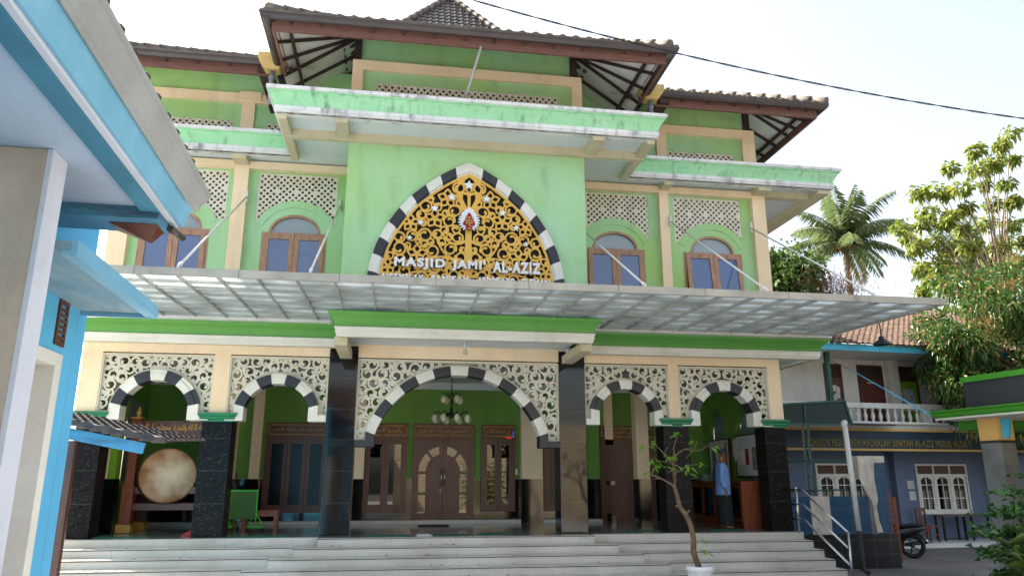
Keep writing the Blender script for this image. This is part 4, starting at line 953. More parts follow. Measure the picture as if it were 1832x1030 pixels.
# end walls with arched openings
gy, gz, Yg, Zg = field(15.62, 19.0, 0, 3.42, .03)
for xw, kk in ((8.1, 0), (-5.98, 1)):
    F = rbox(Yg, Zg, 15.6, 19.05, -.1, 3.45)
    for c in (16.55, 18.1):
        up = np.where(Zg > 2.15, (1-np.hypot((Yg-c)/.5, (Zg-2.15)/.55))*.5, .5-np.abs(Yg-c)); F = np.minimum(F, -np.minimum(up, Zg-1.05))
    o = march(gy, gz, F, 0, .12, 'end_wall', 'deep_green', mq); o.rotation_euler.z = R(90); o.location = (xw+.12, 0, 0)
    for c in (16.55, 18.1):
        mb = MB(); mb.box(xw+.14, xw+.16, c-.5, c+.5, 1.0, 2.75); mb.build('end_window', 'glass_pale', mq)
LED = MB()
for k in range(3): LED.box(2.80+.05*k, 2.83+.05*k, YW-.1, YW-.09, 2.05, 2.065, 0)
for k in range(3): LED.box(2.965, 2.98, YW-.1, YW-.09, 2.08+.05*k, 2.11+.05*k, 1)
LED.build('led_strip', ['led_red', 'led_blue'], mq)
for x, z in ((3.06, .95), (-3.3, 1.35)): mb = MB(); mb.box(x-.04, x+.04, YW-.28 if x > 3.1 else YW-.035, YW-.001, z+.2, z+.34 if x > 0 else z+.28); mb.build('light_switch', 'pvc', mq, bevel=.004)
mb = MB(); mb.box(-5.98, -5.66, 16.3, 16.6, 1.05, 3.4); mb.build('inner_pilaster', 'cream', mq)
mb = MB(); mb.box(-5.659, -5.52, 16.32, 16.6, 1.05, 3.4); mb.build('pilaster_strip', 'lime', mq)
mb = MB(); mb.box(-5.985, -5.515, 16.295, 16.605, .004, 1.049); mb.build('pilaster_base', 'granite_wall', mq)
# chandelier
ch = thing('chandelier', 'black iron chandelier with opal glass globes hanging in front of the carved double door', 'chandelier', (1.25, 17., 2.5))
mb = MB(); mb.tube([(0, 0, .92), (0, 0, -.02)], .012, 6); mb.lathe([(.001, -.12), (.05, -.1), (.03, -.02), (.045, .08), (.02, .16), (.03, .25), (.01, .33)], (0, 0, 0), 12)
pos = []
for tier, (n, rr, zz) in enumerate(((8, .40, -.03), (4, .22, .40))):
    for k in range(n):
        a = 2*math.pi*(k+.3)/n; c_, s_ = math.cos(a), math.sin(a)
        mb.tube([(.02*c_, .02*s_, zz+.05), (rr*.4*c_, rr*.4*s_, zz-.06), (rr*.8*c_, rr*.8*s_, zz+.06), (rr*c_, rr*s_, zz+.03), (rr*c_, rr*s_, zz-.02)], .01, 6)
        pos.append((rr*c_, rr*s_, zz-.02))
mb.build('chandelier_arms', 'black_iron', ch)
for p in pos:
    mb = MB(); mb.lathe([(.035, .0), (.06, -.03), (.075, -.08), (.065, -.13), (.04, -.155), (.045, -.165)], p, 12); mb.build('globe_shade', 'globe', ch)
# mats on the porch floor
for x, y, w, d, nm, lb in ((-4.9, 15.35, 1.0, .2, 'mat_green', 'green prayer mat beside the drum stand at far left'), (-2.4, 15.05, .95, .28, 'mat_green', 'green prayer mat left of the left tall black pillar'), (-.05, 14.95, .85, .26, 'mat_green', 'green prayer mat just right of the left tall pillar'), (1.1, 15.05, .75, .26, 'mat_green', 'green prayer mat in the middle at the top of the stairs'), (2.05, 15.25, .72, .24, 'mat_green', 'green prayer mat left of the right tall pillar'), (5.2, 15.5, .75, .24, 'mat_green', 'green prayer mat behind the potted tree'), (7.1, 15.75, .75, .3, 'mat_green', 'green mat under the man in the blue shirt')):
    mb = MB(); nx_ = 10
    for k in range(nx_):
        a = -w/2+w*k/nx_; b = -w/2+w*(k+1)/nx_; za = .012+.006*math.sin(k*1.7); zb = .012+.006*math.sin((k+1)*1.7)
        mb.hexa([(a, -d/2, .002), (b, -d/2, .002), (b, d/2, .002), (a, d/2, .002)], [(a, -d/2, za), (b, -d/2, zb), (b, d/2, zb), (a, d/2, za)])
    o = mb.build('floor_mat', nm, None, loc=(x, y, 0), rotz=R(rng.uniform(-4, 4))); tag(o, lb, 'mat', 'mats on the porch floor')
mb = MB(); mb.box(-.35, .35, -.15, .15, .001, .02); 
for k in range(12): mb.box(-.34+.058*k, -.30+.058*k, -.14, .14, .0201, .026)
tag(mb.build('doormat', 'rubber', None, loc=(.95, 17.9, 0)), 'black ribbed doormat in front of the carved double door', 'doormat')
mb = MB(); mb.box(-.14, .14, -.1, .1, .001, .015); mb.box(-.12, .10, -.08, .06, .0155, .03); tag(mb.build('folded_cloth', 'paper', None, loc=(.62, 14.95, 0), rotz=.2), 'small pale folded cloth between two green mats', 'cloth')
mb = MB(); mb.poly([(-.2, 0), (-.05, .09), (.05, .06), (.2, .02), (.2, 0)][::-1], -.08, .08); tag(mb.build('dustpan', 'red', None, loc=(-3.75, 15.6, .004)), 'red plastic dustpan lying at the foot of a black column', 'dustpan')
# ------------------------------------------------------------------ drum and its stand, board, bench, noticeboards, cabinet
ds = thing('drum_stand', 'dark wooden drum stand with gold calligraphy on its top beam and brass capped posts', 'drum stand', (-4.6, 16.9, 0))
def drel(o): return rel(o, ds)
mb = MB()
for x, y in ((-5.3, 16.6), (-5.3, 17.5), (-3.5, 16.6), (-3.5, 17.5)):
    mb = MB(); mb.box(x-.11, x+.11, y-.11, y+.11, .17, .95); mb.box(x-.085, x+.085, y-.085, y+.085, .951, 2.26 if y < 17 else 1.2)
    p = drel(mb.build('post', 'wood_red' if y < 17 else 'wood', None, bevel=.012))
    mb = MB(); mb.box(x-.14, x+.14, y-.14, y+.14, .002, .169); q = mb.build('brass_foot', 'gold_dark', p, bevel=.01)
    if y < 17:
        mb = MB(); mb.box(x-.11, x+.11, y-.11, y+.11, 2.261, 2.29); mb.lathe([(.05, 2.29), (.03, 2.33), (.055, 2.37), (.055, 2.40), (.02, 2.43), (.035, 2.47), (.001, 2.53)], (x, y, 0), 12); mb.build('finial', 'gold_dark', p)
mb = MB(); 
top = [(-5.215, 2.22), (-5.215, 1.93), (-4.9, 1.93), (-4.75, 1.88), (-4.6, 1.93), (-4.4, 1.97), (-4.2, 1.93), (-4.05, 1.88), (-3.9, 1.93), (-3.585, 1.93), (-3.585, 2.22)]
mb.poly(top, 16.55, 16.62); tb = drel(mb.build('top_beam', 'wood', None)); text(arabic('اشهد ان لا اله الا الله واشهد ان محمدا رسول الله'), 'calligraphy', 'gold', tb, 1.5, .17, (-4.4, 16.54, 2.08), .015, bold=.012)
for z, y in ((.82, 16.6), (.50, 16.6), (.82, 17.5), (.50, 17.5)):
    mb = MB(); mb.box(-5.19, -3.61, y-.045, y+.045, z-.07, z+.07); drel(mb.build('cross_beam', 'wood', None, bevel=.008))
mb = MB(); ax = Vector((.35, -1, .06)).normalized(); dr = thing('drum', 'large mosque drum with stained pale hide head on a dark wooden stand', 'drum', (-4.53, 16.4, 1.12))
qt = ax.to_track_quat('Y', 'Z'); dr.scale = (.9, .9, .9); dr.rotation_mode = 'QUATERNION'; dr.rotation_quaternion = qt
mb.lathe([(.56, -.02), (.605, -.05), (.64, -.4), (.62, -.9), (.52, -1.25), (.001, -1.25)], (0, 0, 0), 40, axis='Y'); mb.build('drum_body', 'wood', dr)
mb = MB(); mb.lathe([(.001, .006), (.3, .004), (.56, .0), (.60, -.02), (.605, -.07)], (0, 0, 0), 48, axis='Y')
mb.build('drum_head', 'skin_drum', dr)
mb = MB()
for k in range(28): a = 2*math.pi*k/28; mb.lathe([(.016, -.06), (.016, -.10)], (.6*math.cos(a), 0, .6*math.sin(a)), 6, axis='Y')
mb.build('drum_pegs', 'wood', dr)
gb = thing('rolling_board', 'bright green wheeled partition board standing behind a black column', 'partition', (-3.1, 16.5, 0), R(-4))
mb = MB(); mb.box(-.28, .32, -.015, .015, .25, .80); mb.build('panel', 'board_green', gb)
for x, y in ((-.30, 0), (-.30, .5), (.34, 0)):
    mb = MB(); mb.tube([(x, y, .12), (x, y, .82)], .017, 6); mb.tube([(x-.17, y, .1), (x, y, .38), (x+.17, y, .1)], .014, 6); mb.tube([(x-.18, y, .1), (x+.18, y, .1)], .017, 6)
    f = mb.build('stand_frame', 'bright_green', gb)
    for dx in (-.16, .16): mb = MB(); mb.lathe([(.001, -.012), (.035, -.012), (.035, .012), (.001, .012)], (x+dx, y, .037), 10, axis='Y'); mb.build('caster', 'rubber', f)
mb = MB(); mb.box(-.31, .35, -.018, .018, .80, .83); mb.box(-.31, -.28, .0, .5, .80, .83); mb.build('top_rail', 'bright_green', gb)
bn = thing('bench', 'low red brown wooden bench behind the green wheeled board', 'bench', (-2.72, 16.75, 0), R(2))
mb = MB(); mb.box(-.35, .38, -.16, .16, .38, .42); mb.build('seat', 'wood_red', bn, bevel=.006)
for x, y in ((-.3, -.12), (.33, -.12), (-.3, .12), (.33, .12)): mb = MB(); mb.box(x-.04, x+.04, y-.03, y+.03, .001, .379); mb.build('leg', 'wood_red', bn)
mb = MB(); mb.box(-.26, .29, -.14, -.12, .30, .378); mb.build('apron', 'wood_red', bn)
mb = MB(); mb.box(-.2, .2, -.17, .17, .02, 1.05); mb.box(-.21, .21, -.18, .18, 1.051, 1.08); lk = mb.build('locker', mat('grey_locker', (74, 80, 82), .4), None, loc=(-3.72, 16.85, 0), bevel=.006); tag(lk, 'dark grey metal locker between black column and cream column', 'locker')
cb = thing('display_cabinet', 'long red brown wooden cabinet with glass doors along the right end of the porch', 'cabinet', (7.82, 17.3, 0))
mb = MB(); L0, L1 = -1.45, 1.5
mb.box(-.26, .26, L0, L1, .94, 1.0); mb.box(-.24, .24, L0+.02, L1-.02, .001, .12); mb.box(-.24, .24, L0+.02, L0+.06, .12, .94); mb.box(-.24, .24, L1-.06, L1-.02, .12, .94); mb.box(.2, .24, L0+.06, L1-.06, .12, .94); mb.build('carcass', 'wood_red', cb, bevel=.006)
for k in range(4):
    a = L0+.065+(L1-L0-.13)*k/4; b = L0+.065+(L1-L0-.13)*(k+1)/4-.01
    mb = MB(); mb.box(-.25, -.22, a, a+.07, .13, .93); mb.box(-.25, -.22, b-.07, b, .13, .93); mb.box(-.25, -.22, a+.07, b-.07, .13, .2); mb.box(-.25, -.22, a+.07, b-.07, .85, .93); mb.box(-.237, -.233, a+.06, b-.06, .19, .86, 1)
    d = mb.build('cabinet_door', ['wood_red', 'glass_dark'], cb)
    mb = MB(); mb.lathe([(.012, 0), (.015, -.02), (.001, -.025)], (-.25, a+.035 if k % 2 else b-.035, .55), 8, axis='X'); mb.build('knob', 'steel', d)
mb = MB(); mb.box(-.2, .18, L0+.08, L1-.08, .50, .52); mb.build('shelf', 'wood_red', cb)
for k, (y, c, lb) in enumerate(((18.1, 'paper', 'stack of pale books on the far end of the long cabinet'), (18.45, 'photo', 'pile of dark covered books on the long cabinet behind the pale stack'))):
    mb = MB()
    for j in range(4): mb.box(-.1+rng.uniform(-.02, .02), .1, -.14, .14, .001+.04*j, .037+.04*j)
    tag(mb.build('book_stack', c, None, loc=(7.8, y, 1.001), rotz=.1*k), lb, 'books', 'books on the porch cabinet')
mb = MB(); mb.box(-.13, .13, -.2, .2, .001, .16); mb.box(-.14, .14, -.21, .21, .161, .18); tag(mb.build('plastic_box', 'glass_pale', None, loc=(7.78, 17.65, 1.0), bevel=.01), 'clear plastic box on the cabinet left of the man', 'box')
def noticeboard(y0, y1, z0, z1, lb, items):
    b = thing('noticeboard', lb, 'noticeboard', (8.05, (y0+y1)/2, z0), 0, 'noticeboards on the porch end wall'); h = (y1-y0)/2
    mb = MB(); mb.box(-.02, .02, -h, h, 0, z1-z0); mb.build('board', 'paper', b)
    mb = MB(); t = .03; H = z1-z0; mb.box(-.035, .025, -h-t, -h, -t, H+t); mb.box(-.035, .025, h, h+t, -t, H+t); mb.box(-.035, .025, -h, h, H, H+t); mb.box(-.035, .025, -h, h, -t, 0); mb.build('frame', 'rafter', b)
    for (a, c, d, e, m_) in items: mb = MB(); mb.box(-.028, -.021, a-c/2, a+c/2, d-e/2, d+e/2); mb.build('pinned_sheet', m_, b)
noticeboard(15.85, 16.95, 1.12, 2.02, 'white noticeboard with red poster and dark photo, right of the man', [(-.36, .22, .38, .5, 'photo'), (.0, .16, .42, .36, 'red_paper'), (.22, .14, .40, .3, 'white'), (.38, .12, .4, .28, 'white')])
noticeboard(17.35, 18.5, 1.12, 1.98, 'white noticeboard with a dark framed edge, left of the man', [(-.42, .06, .5, .62, 'wood_red'), (.3, .2, .45, .4, 'photo'), (0, .16, .4, .3, 'white')])
mb = MB(); mb.poly([(-.1, .5), (.1, .52), (.13, .2), (.02, 0), (-.12, .12)][::-1], -.01, .01); o = mb.build('towel', 'paper', None, loc=(7.99, 16.9, 1.45), rotz=R(90)); tag(o, 'white towel hanging at the corner of the right noticeboard', 'towel')
# ------------------------------------------------------------------ handrails
def handrail(x, lb):
    h = thing('handrail', lb, 'handrail', (x, 14.3, 0), 0, 'steel handrails at the ends of the stairs')
    P0, P1 = (0, .3, 0), (0, -1.42, -.80)
    mb = MB(); mb.tube([(0, .25, .004), (0, .25, .86)], .024, 10); mb.lathe([(.001, .9), (.032, .88), (.035, .86), (.025, .84)], (0, .25, 0), 10); mb.build('post', 'steel', h)
    mb = MB(); mb.tube([(0, -1.42, G), (0, -1.42, .12)], .024, 10); mb.build('post', 'steel', h)
    for z0, z1 in ((.84, .12), (.55, -.17), (.26, -.46)):
        mb = MB(); mb.tube([(0, .8, z0), (0, 0.05, z0), (0, -.02, z0-.02), (0, -1.42, z1)], .022, 10); mb.build('rail', 'steel', h)
handrail(8.12, 'stainless steel handrail with three rails at the right end of the stairs'); handrail(-5.62, 'stainless steel handrail at the left end of the stairs beside the blue house')
# ------------------------------------------------------------------ potted tree in front of the stairs
pt = thing('potted_tree', 'small crooked frangipani tree with few bright leaves in a white pot before the stairs', 'potted tree', (4.92, 12.0, G))
mb = MB(); mb.lathe([(.13, .001), (.17, .02), (.2, .3), (.21, .48), (.235, .5), (.235, .56), (.2, .56), (.19, .51), (.001, .51)], (0, 0, 0), 8); mb.build('pot', 'white_stained', pt)
mb = MB(); mb.lathe([(.185, .515), (.1, .53), (.001, .535)], (0, 0, 0), 8); mb.build('soil', 'soil', pt)
def limb(mb, pts, r0, r1, n=7, mi=0):
    P = [Vector(p) for p in pts]; Q = []
    for i in range(len(P)-1):
        a, b = P[i], P[i+1]; pa = P[max(i-1, 0)]; pb = P[min(i+2, len(P)-1)]
        for t in (0, .33, .66):
            t2, t3 = t*t, t*t*t; Q.append(.5*((2*a)+(b-pa)*t+(2*pa-5*a+4*b-pb)*t2+(3*a-pa-3*b+pb)*t3))
    Q.append(P[-1]); k = len(Q)-1
    mb.tube(Q, [r0+(r1-r0)*i/k for i in range(k+1)], n, mi); return Q
def leafq(mb, p, d, L, W, droop=.3, mi=0, rg=rng):
    d = Vector(d).normalized(); s = d.cross(Vector((0, 0, 1)));
    if s.length < .1: s = Vector((1, 0, 0))
    s = s.normalized(); s = (s+Vector((rg.uniform(-.4, .4), rg.uniform(-.4, .4), rg.uniform(-.4, .4)))).normalized(); p = Vector(p)
    m = p+d*L*.5+Vector((0, 0, -droop*L*.15)); e = p+d*L+Vector((0, 0, -droop*L)); n = d.cross(s)*W*.12
    mb.add([tuple(p), tuple(m+s*W*.5+n), tuple(e), tuple(m-s*W*.5+n)], [(0, 1, 2, 3)], mi)
b0 = 12.0
def pl(x, z, y=0.):
    if z > .6: z = .6+(z-.6)*.72; x = 4.86+(x-4.86)*.86
    return (x-4.92, y, z-G)
mb = MB(); tr = [pl(4.92, -.36), pl(4.83, -.1), pl(4.84, .1), pl(4.80, .33), pl(4.72, .5), pl(4.6, .62), pl(4.56, .85), pl(4.5, 1.1)]
limb(mb, tr, .05, .03, 10); limb(mb, [pl(4.6, .64), pl(4.52, .63)], .03, .018); limb(mb, [pl(4.74, .5), pl(4.8, .56)], .025, .015)
brs = [([pl(4.5, 1.08), pl(4.3, 1.22, .05), pl(4.05, 1.33, .0)], .026, .016), ([pl(4.52, 1.08), pl(4.5, 1.4, -.1), pl(4.42, 1.62, -.12)], .024, .014), ([pl(4.52, 1.1), pl(4.56, 1.45, .12), pl(4.62, 1.72, .1), pl(4.58, 1.9, .1), pl(4.66, 2.2, .05)], .02, .008),
       ([pl(4.6, 1.74, .1), pl(4.85, 1.9, .2), pl(5.05, 1.93, .2), pl(5.12, 2.1, .2)], .016, .007), ([pl(4.85, 1.9, .2), pl(5.1, 1.86, .1), pl(5.25, 1.98, 0), pl(5.45, 1.9, 0)], .012, .006), ([pl(4.5, 1.5, -.1), pl(4.3, 1.75, -.15), pl(4.15, 1.95, -.1), pl(4.02, 2.0, -.1)], .013, .006),
       ([pl(4.15, 1.95, -.1), pl(4.12, 2.08, -.1)], .008, .005), ([pl(4.5, 1.3), pl(4.7, 1.5, -.2), pl(4.95, 1.55, -.2)], .012, .006), ([pl(4.45, 1.55), pl(4.4, 1.8, .1), pl(4.48, 1.95, .1)], .01, .005), ([pl(4.4, 1.6), pl(4.25, 1.62, 0), pl(4.12, 1.7, 0)], .01, .005)]
for p_, a, b in brs: limb(mb, p_, a*.75, b*.8)
mb.build('trunk', 'bark', pt)
mb = MB(); r2 = random.Random(4)
for c, n in ((pl(4.12, 2.1, -.1), 7), (pl(3.95, 1.95, -.1), 4), (pl(4.66, 2.22, .05), 8), (pl(5.12, 2.12, .2), 4), (pl(5.05, 1.9, .2), 4), (pl(5.35, 1.95, 0), 4), (pl(4.1, 1.62, 0), 8), (pl(4.15, 1.5, 0), 7), (pl(4.42, 1.68, -.12), 9), (pl(4.5, 1.78, .1), 6), (pl(4.56, 1.5, .1), 7), (pl(4.75, 1.5, -.2), 9), (pl(4.95, 1.55, -.2), 6), (pl(4.35, 1.45, 0), 6), (pl(4.02, 1.33, 0), 4), (pl(4.93, .1, 0), 3), (pl(5.0, -.1, 0), 4), (pl(4.8, 1.35, -.1), 4)):
    for k in range(max(2, int(n*.6))):
        a = r2.uniform(0, 6.28); L = r2.uniform(.08, .18)
        p = Vector(c)+Vector((r2.uniform(-.05, .05), r2.uniform(-.05, .05), r2.uniform(-.03, .05)))
        leafq(mb, p, (math.cos(a), math.sin(a), r2.uniform(-.5, .4)), L, L*.5, .55, 0, r2)
mb.build('leaves', 'leaf_bright', pt)
# ------------------------------------------------------------------ blue house at the left
LA = R(2.2)      # its depth axis leans this far left of the mosque's
lh = thing('blue_house', 'sky blue house at left with teal eaves, grey gutter and a bare plaster pillar', 'house', (0, 0, 0), LA)
def lw(x, y): c, s_ = math.cos(-LA), math.sin(-LA); return (x*c-y*s_, x*s_+y*c)
ex, ey = lw(-1.44, 4.68); wx, wy = lw(-2.16, 5.45); px_, py_ = lw(-1.70, 3.78)
YB = -4.0
mb = MB(); mb.box(wx-6, wx, wy-.15, wy, G, 3.4)
mb.box(wx-.15, wx, YB, 2.9, G, 3.4); mb.box(wx-.149, wx-.001, 2.9, wy-.15, 1.80, 3.4); mb.box(wx-.148, wx-.001, wy-.34, wy-.151, G, 1.8); mb.build('house_wall', 'blue_wall', lh)
# door recess with a pale frame, dark doorway
mb = MB(); dy0, dy1 = 3.0, wy-.34
mb.box(wx-.36, wx+.012, dy1-.10, dy1+.001, G, 1.82); mb.box(wx-.36, wx+.012, 2.9, dy1-.10, 1.74, 1.82); mb.build('door_surround', 'white', lh)
mb = MB(); mb.box(wx-.40, wx-.37, 2.9, dy1-.1, G, 1.739); mb.build('doorway_back', 'joint', lh)
mb = MB(); mb.box(wx-.36, wx-.20, dy1-.9, dy1-.86, G, 1.62); mb.box(wx-.36, wx-.30, dy1-.86, dy1-.14, G, 1.55); mb.build('house_door', 'pale_paint', lh, bevel=.01)
mb = MB(); vy = lw(-2.16, 5.03)[1]; mb.box(wx-.02, wx+.012, vy-.075, vy-.05, 1.87, 2.16); mb.box(wx-.02, wx+.012, vy+.05, vy+.075, 1.87, 2.16); mb.box(wx-.02, wx+.012, vy-.05, vy+.05, 1.87, 1.9); mb.box(wx-.02, wx+.012, vy-.05, vy+.05, 2.13, 2.16)
for k in range(6): z = 1.92+.036*k; mb.beam((wx+.006, vy-.05, z), (wx+.006, vy+.05, z+.0), .012, .02)
mb.build('vent', 'wood', lh)
# lower concrete awning along the wall
mb = MB(); ax_, ay_ = lw(-1.67, 5.37); mb.box(wx+.001, ax_-.03, py_+.05, ay_, 2.16, 2.205); mb.build('lower_awning', 'ceil_peel', lh)
mb = MB(); mb.box(ax_-.029, ax_, py_+.05, ay_+.0, 2.13, 2.215); mb.box(wx+.001, ax_-.03, ay_-.02, ay_+.001, 2.13, 2.158); mb.box(ax_-.075, ax_-.03, py_+.05, ay_-.02, 2.135, 2.158)
mb.build('awning_edge', 'blue_light', lh)
# upper eave: ceiling, teal, white, light blue boards and the moulded gutter
mb = MB(); mb.box(ex-6, ex-.101, YB, ey-.3, 2.60, 2.66); mb.build('porch_ceiling', 'ceil_blue', lh)
mb = MB(); mb.box(ex-6, ex+.0, ey-.29, ey-.02, 2.53, 2.60); mb.box(ex-6, ex-.1, ey-.3, ey-.291, 2.54, 2.66); mb.build('ceiling_edge_beam', 'teal_peel', lh)
mb = MB(); mb.box(ex-.10, ex-.03, YB, ey-.3, 2.57, 2.66); mb.box(ex-.03, ex, YB, ey-.02, 2.571, 2.66); mb.build('teal_board', 'teal', lh)
mb = MB(); mb.box(ex+.001, ex+.032, YB, ey+.03, 2.58, 2.66); mb.box(ex-6, ex+.001, ey-.019, ey+.03, 2.56, 2.62); mb.build('white_board', 'pale_paint', lh)
mb = MB(); mb.prism_x([(0, 0), (0, 0)], 0, 0) if False else None
mb.hexa([(ex+.033, YB, 2.60), (ex+.05, YB, 2.60), (ex+.05, ey+.06, 2.60), (ex+.033, ey+.06, 2.60)], [(ex+.033, YB, 2.735), (ex+.10, YB, 2.735), (ex+.10, ey+.06, 2.735), (ex+.033, ey+.06, 2.735)])
mb.box(ex-6, ex+.032, ey+.031, ey+.06, 2.60, 2.73); mb.build('blue_board', 'blue_light', lh)
mb = MB(); mb.sweep([(ex+.101, ey+.1), (ex+.101, YB)][::-1], [(0, 2.715), (.008, 2.715), (.012, 2.73), (.028, 2.735), (.032, 2.755), (.06, 2.79), (.08, 2.81), (.08, 2.825), (.092, 2.83), (.092, 2.85), (0, 2.855)], [0]*10); mb.build('gutter', 'gutter_white', lh)
mb = MB()
for k in range(44):
    y = YB+(ey-YB)*k/44+.1; mb.tube([(ex+.15, y, 2.875), (ex-.5, y, 3.10)], .05, 7)
mb.hexa([(ex+.05, YB, 2.858), (ex+.17, YB, 2.858), (ex+.17, ey, 2.858), (ex+.05, ey, 2.858)], [(ex-1.2, YB, 3.3), (ex+.08, YB, 2.90), (ex+.08, ey, 2.90), (ex-1.2, ey, 3.3)]); mb.build('roof', 'clay_dark', lh)
mb = MB(); mb.add([(ex-.30, ey-.03, 2.528), (ex-.03, ey-.03, 2.528), (ex-.03, ey-.2, 2.528), (ex-.30, ey-.2, 2.528), (ex-.09, ey-.05, 2.45)], [(0, 3, 2, 1), (0, 1, 4), (1, 2, 4), (2, 3, 4), (3, 0, 4)]); mb.build('rafter_end', 'wood', lh)
mb = MB(); mb.tube([(ex+.02, ey-.1, 2.54), (ex+.06, ey+.06, 2.53)], .022, 8); mb.build('overflow_pipe', 'gutter', lh)
mb = MB(); mb.box(px_-.36, px_, py_-.17, py_, G, 2.599); mb.build('plaster_pillar', 'plaster', lh, bevel=.008)
mb = MB(); mb.box(px_-.02, px_+.004, py_-.172, py_+.003, G+.01, 2.598); mb.build('pillar_side_coat', 'pale_paint', lh)
# small tiled lean-to beyond the house
lt = thing('lean_to', 'small lean-to with dark clay tiles and flaking light blue board beside blue house', 'lean-to', (-3.2, 7.3, G))
mb = MB(); mb.beam((-.5, .1, 1.60-G), (.92, .1, 1.32-G), .03, .10); mb.build('rake_board', 'teal_peel', lt)
mb = MB(); roof_face(mb, (-.5, .0, 1.67-G), (1.12, .0, 1.36-G), (1.12, 1.5, 1.44-G), (-.5, 1.5, 1.75-G), tile=.18, course=.2, amp=.03); 
for k in range(15): a = -.5+.108*k; z = 1.69-G-.191*(a+.5)+rng.uniform(-.006, .006); mb.tube([(a, .0, z), (a+.12, .0, z-.012)], [.036, .028], 7)
mb.build('roof', 'clay_dark', lt)
for y in (.2, 1.5): mb = MB(); mb.box(-.3, -.22, y, y+.08, .001, 1.45-G); mb.build('post', 'wood', lt)
# ------------------------------------------------------------------ boarding school building at the right
rb = thing('school_building', 'two storey building with balcony, blue sign board, lilac ground floor and clay tiled roof', 'building', (13.0, 20.0, G), R(5))
U0, U1 = -3.2, 9.5; z_ = lambda z: z-G
mb = MB(); mb.box(U0, U1, -.05, 1.2, .002, z_(-.74)); mb.build('porch_slab', 'rb_white', rb)
gx, gz, X, Z = field(U0, U1, .0, z_(2.62), .035)
F = rbox(X, Z, U0, U1, -.1, z_(2.6)); F = np.minimum(F, -rbox(X, Z, 3.14, 5.05, z_(-.0), z_(1.5))); F = np.minimum(F, -rbox(X, Z, -.4, 1.5, z_(-.0), z_(1.5)))
o = march(gx, gz, F, 1.2, 1.35, 'ground_floor_wall', 'lilac', rb)
for a in (2.2, 5.9): mb = MB(); mb.box(a, a+.25, .95, 1.2, z_(-.739), z_(2.3)); mb.build('wall_pier', 'lilac', rb)
def tri_window(x0, x1, z0, z1):
    w = MB(); H = z1-z0; t = .05; zm = z1-.35*1.0
    zm = z0+H*.78
    w.box(x0, x1, 1.17, 1.25, z1-t, z1); w.box(x0, x1, 1.17, 1.25, z0, z0+t); w.box(x0, x0+t, 1.17, 1.25, z0+t, z1-t); w.box(x1-t, x1, 1.17, 1.25, z0+t, z1-t); w.box(x0+t, x1-t, 1.17, 1.25, zm-.03, zm+.03)
    n = 3; Wd = (x1-x0-2*t)/n
    for k in range(1, n): x = x0+t+Wd*k; w.box(x-.03, x+.03, 1.172, 1.248, z0+t, zm-.03); w.box(x-.02, x+.02, 1.172, 1.248, zm+.03, z1-t)
    win = w.build('window', 'white', rb)
    for k in range(n):
        a = x0+t+Wd*k+.03; b = a+Wd-.06; c = (a+b)/2; hh = (b-a)/2-.07
        gx, gz, X, Z = field(a, b, z0+t, zm-.03, .012); D = rbox(X, Z, a, b, z0+t, zm-.03)
        top = zm-.16+.1*np.cos(np.clip((X-c)/hh, -1, 1)*math.pi/2); hole = np.minimum(np.minimum(hh-np.abs(X-c), Z-z0-t-.09), top-Z)
        hole = np.minimum(hole, np.abs(X-c)-.012)
        for zz in (.36, .70): hole = np.minimum(hole, np.abs(Z-(z0+t+(zm-z0)*zz))-.012)
        march(gx, gz, np.minimum(D+.001, -hole), 1.19, 1.23, 'window_leaf', 'white', win)
    mb = MB(); mb.box(x0+t, x1-t, 1.235, 1.24, z0+t, zm-.03); mb.build('pane', 'glass_dark', win)
    mb = MB(); nn = int((x1-x0-2*t)/.04)
    for k in range(nn): x = x0+t+(x1-x0-2*t)*(k+.5)/nn; mb.tube([(x+.012*math.sin(j*2.1), 1.2, zm+.03+(z1-t-zm-.03)*j/6) for j in range(7)], .007, 4)
    mb.box(x0+t, x1-t, 1.23, 1.235, zm+.03, z1-t, 1); mb.build('vent_bars', ['frame_wood', 'joint'], win)
tri_window(3.14, 5.05, z_(-.0), z_(1.5)); tri_window(-.4, 1.5, z_(-.0), z_(1.5))
mb = MB(); mb.box(2.78, 3.02, 1.185, 1.199, z_(.75), z_(1.0)); mb.box(2.80, 3.04, 1.185, 1.199, z_(.42), z_(.68)); mb.build('wall_notice', 'paper', rb)
mb = MB(); mb.box(U0, U1, .0, .12, z_(1.90), z_(2.40)); sg = mb.build('sign_board', 'sign_blue', rb)
mb = MB(); mb.box(U0, U1, -.03, .119, z_(1.84), z_(1.899)); mb.box(U0, U1, -.03, .119, z_(2.401), z_(2.47)); mb.build('sign_trim', 'booth_cream', sg)
text('PONDOK PESANTREN/MADRASAH DINIYAH AL-AZIZ NURUL HUDA II', 'sign_lettering', 'sign_text', sg, 5.65, .21, (1.36, -.012, z_(2.06)), .02, bold=.03, spacing=1.12)
mb = MB(); mb.box(U0, U1, -.0, 1.5, z_(2.47), z_(2.60)); mb.build('balcony_slab', 'rb_white', rb)
mb = MB(); mb.tube([(U0, -.06, z_(2.63)), (U1, -.06, z_(2.63))], .045, 8); mb.build('balcony_gutter', 'pvc', rb)
bal = MB(); bal.box(U0, U1, .0, .16, z_(3.07), z_(3.22)); bal.box(U0, U1, .01, .15, z_(2.601), z_(2.68)); bal.box(-.55, -.15, .012, .148, z_(2.681), z_(3.069)); bal.box(2.62, 2.95, .012, .148, z_(2.681), z_(3.069)); bl = bal.build('balustrade', 'rb_white', rb)
k = 0
xs = [.15+.258*i for i in range(10)]+[3.15+.258*i for i in range(16)]
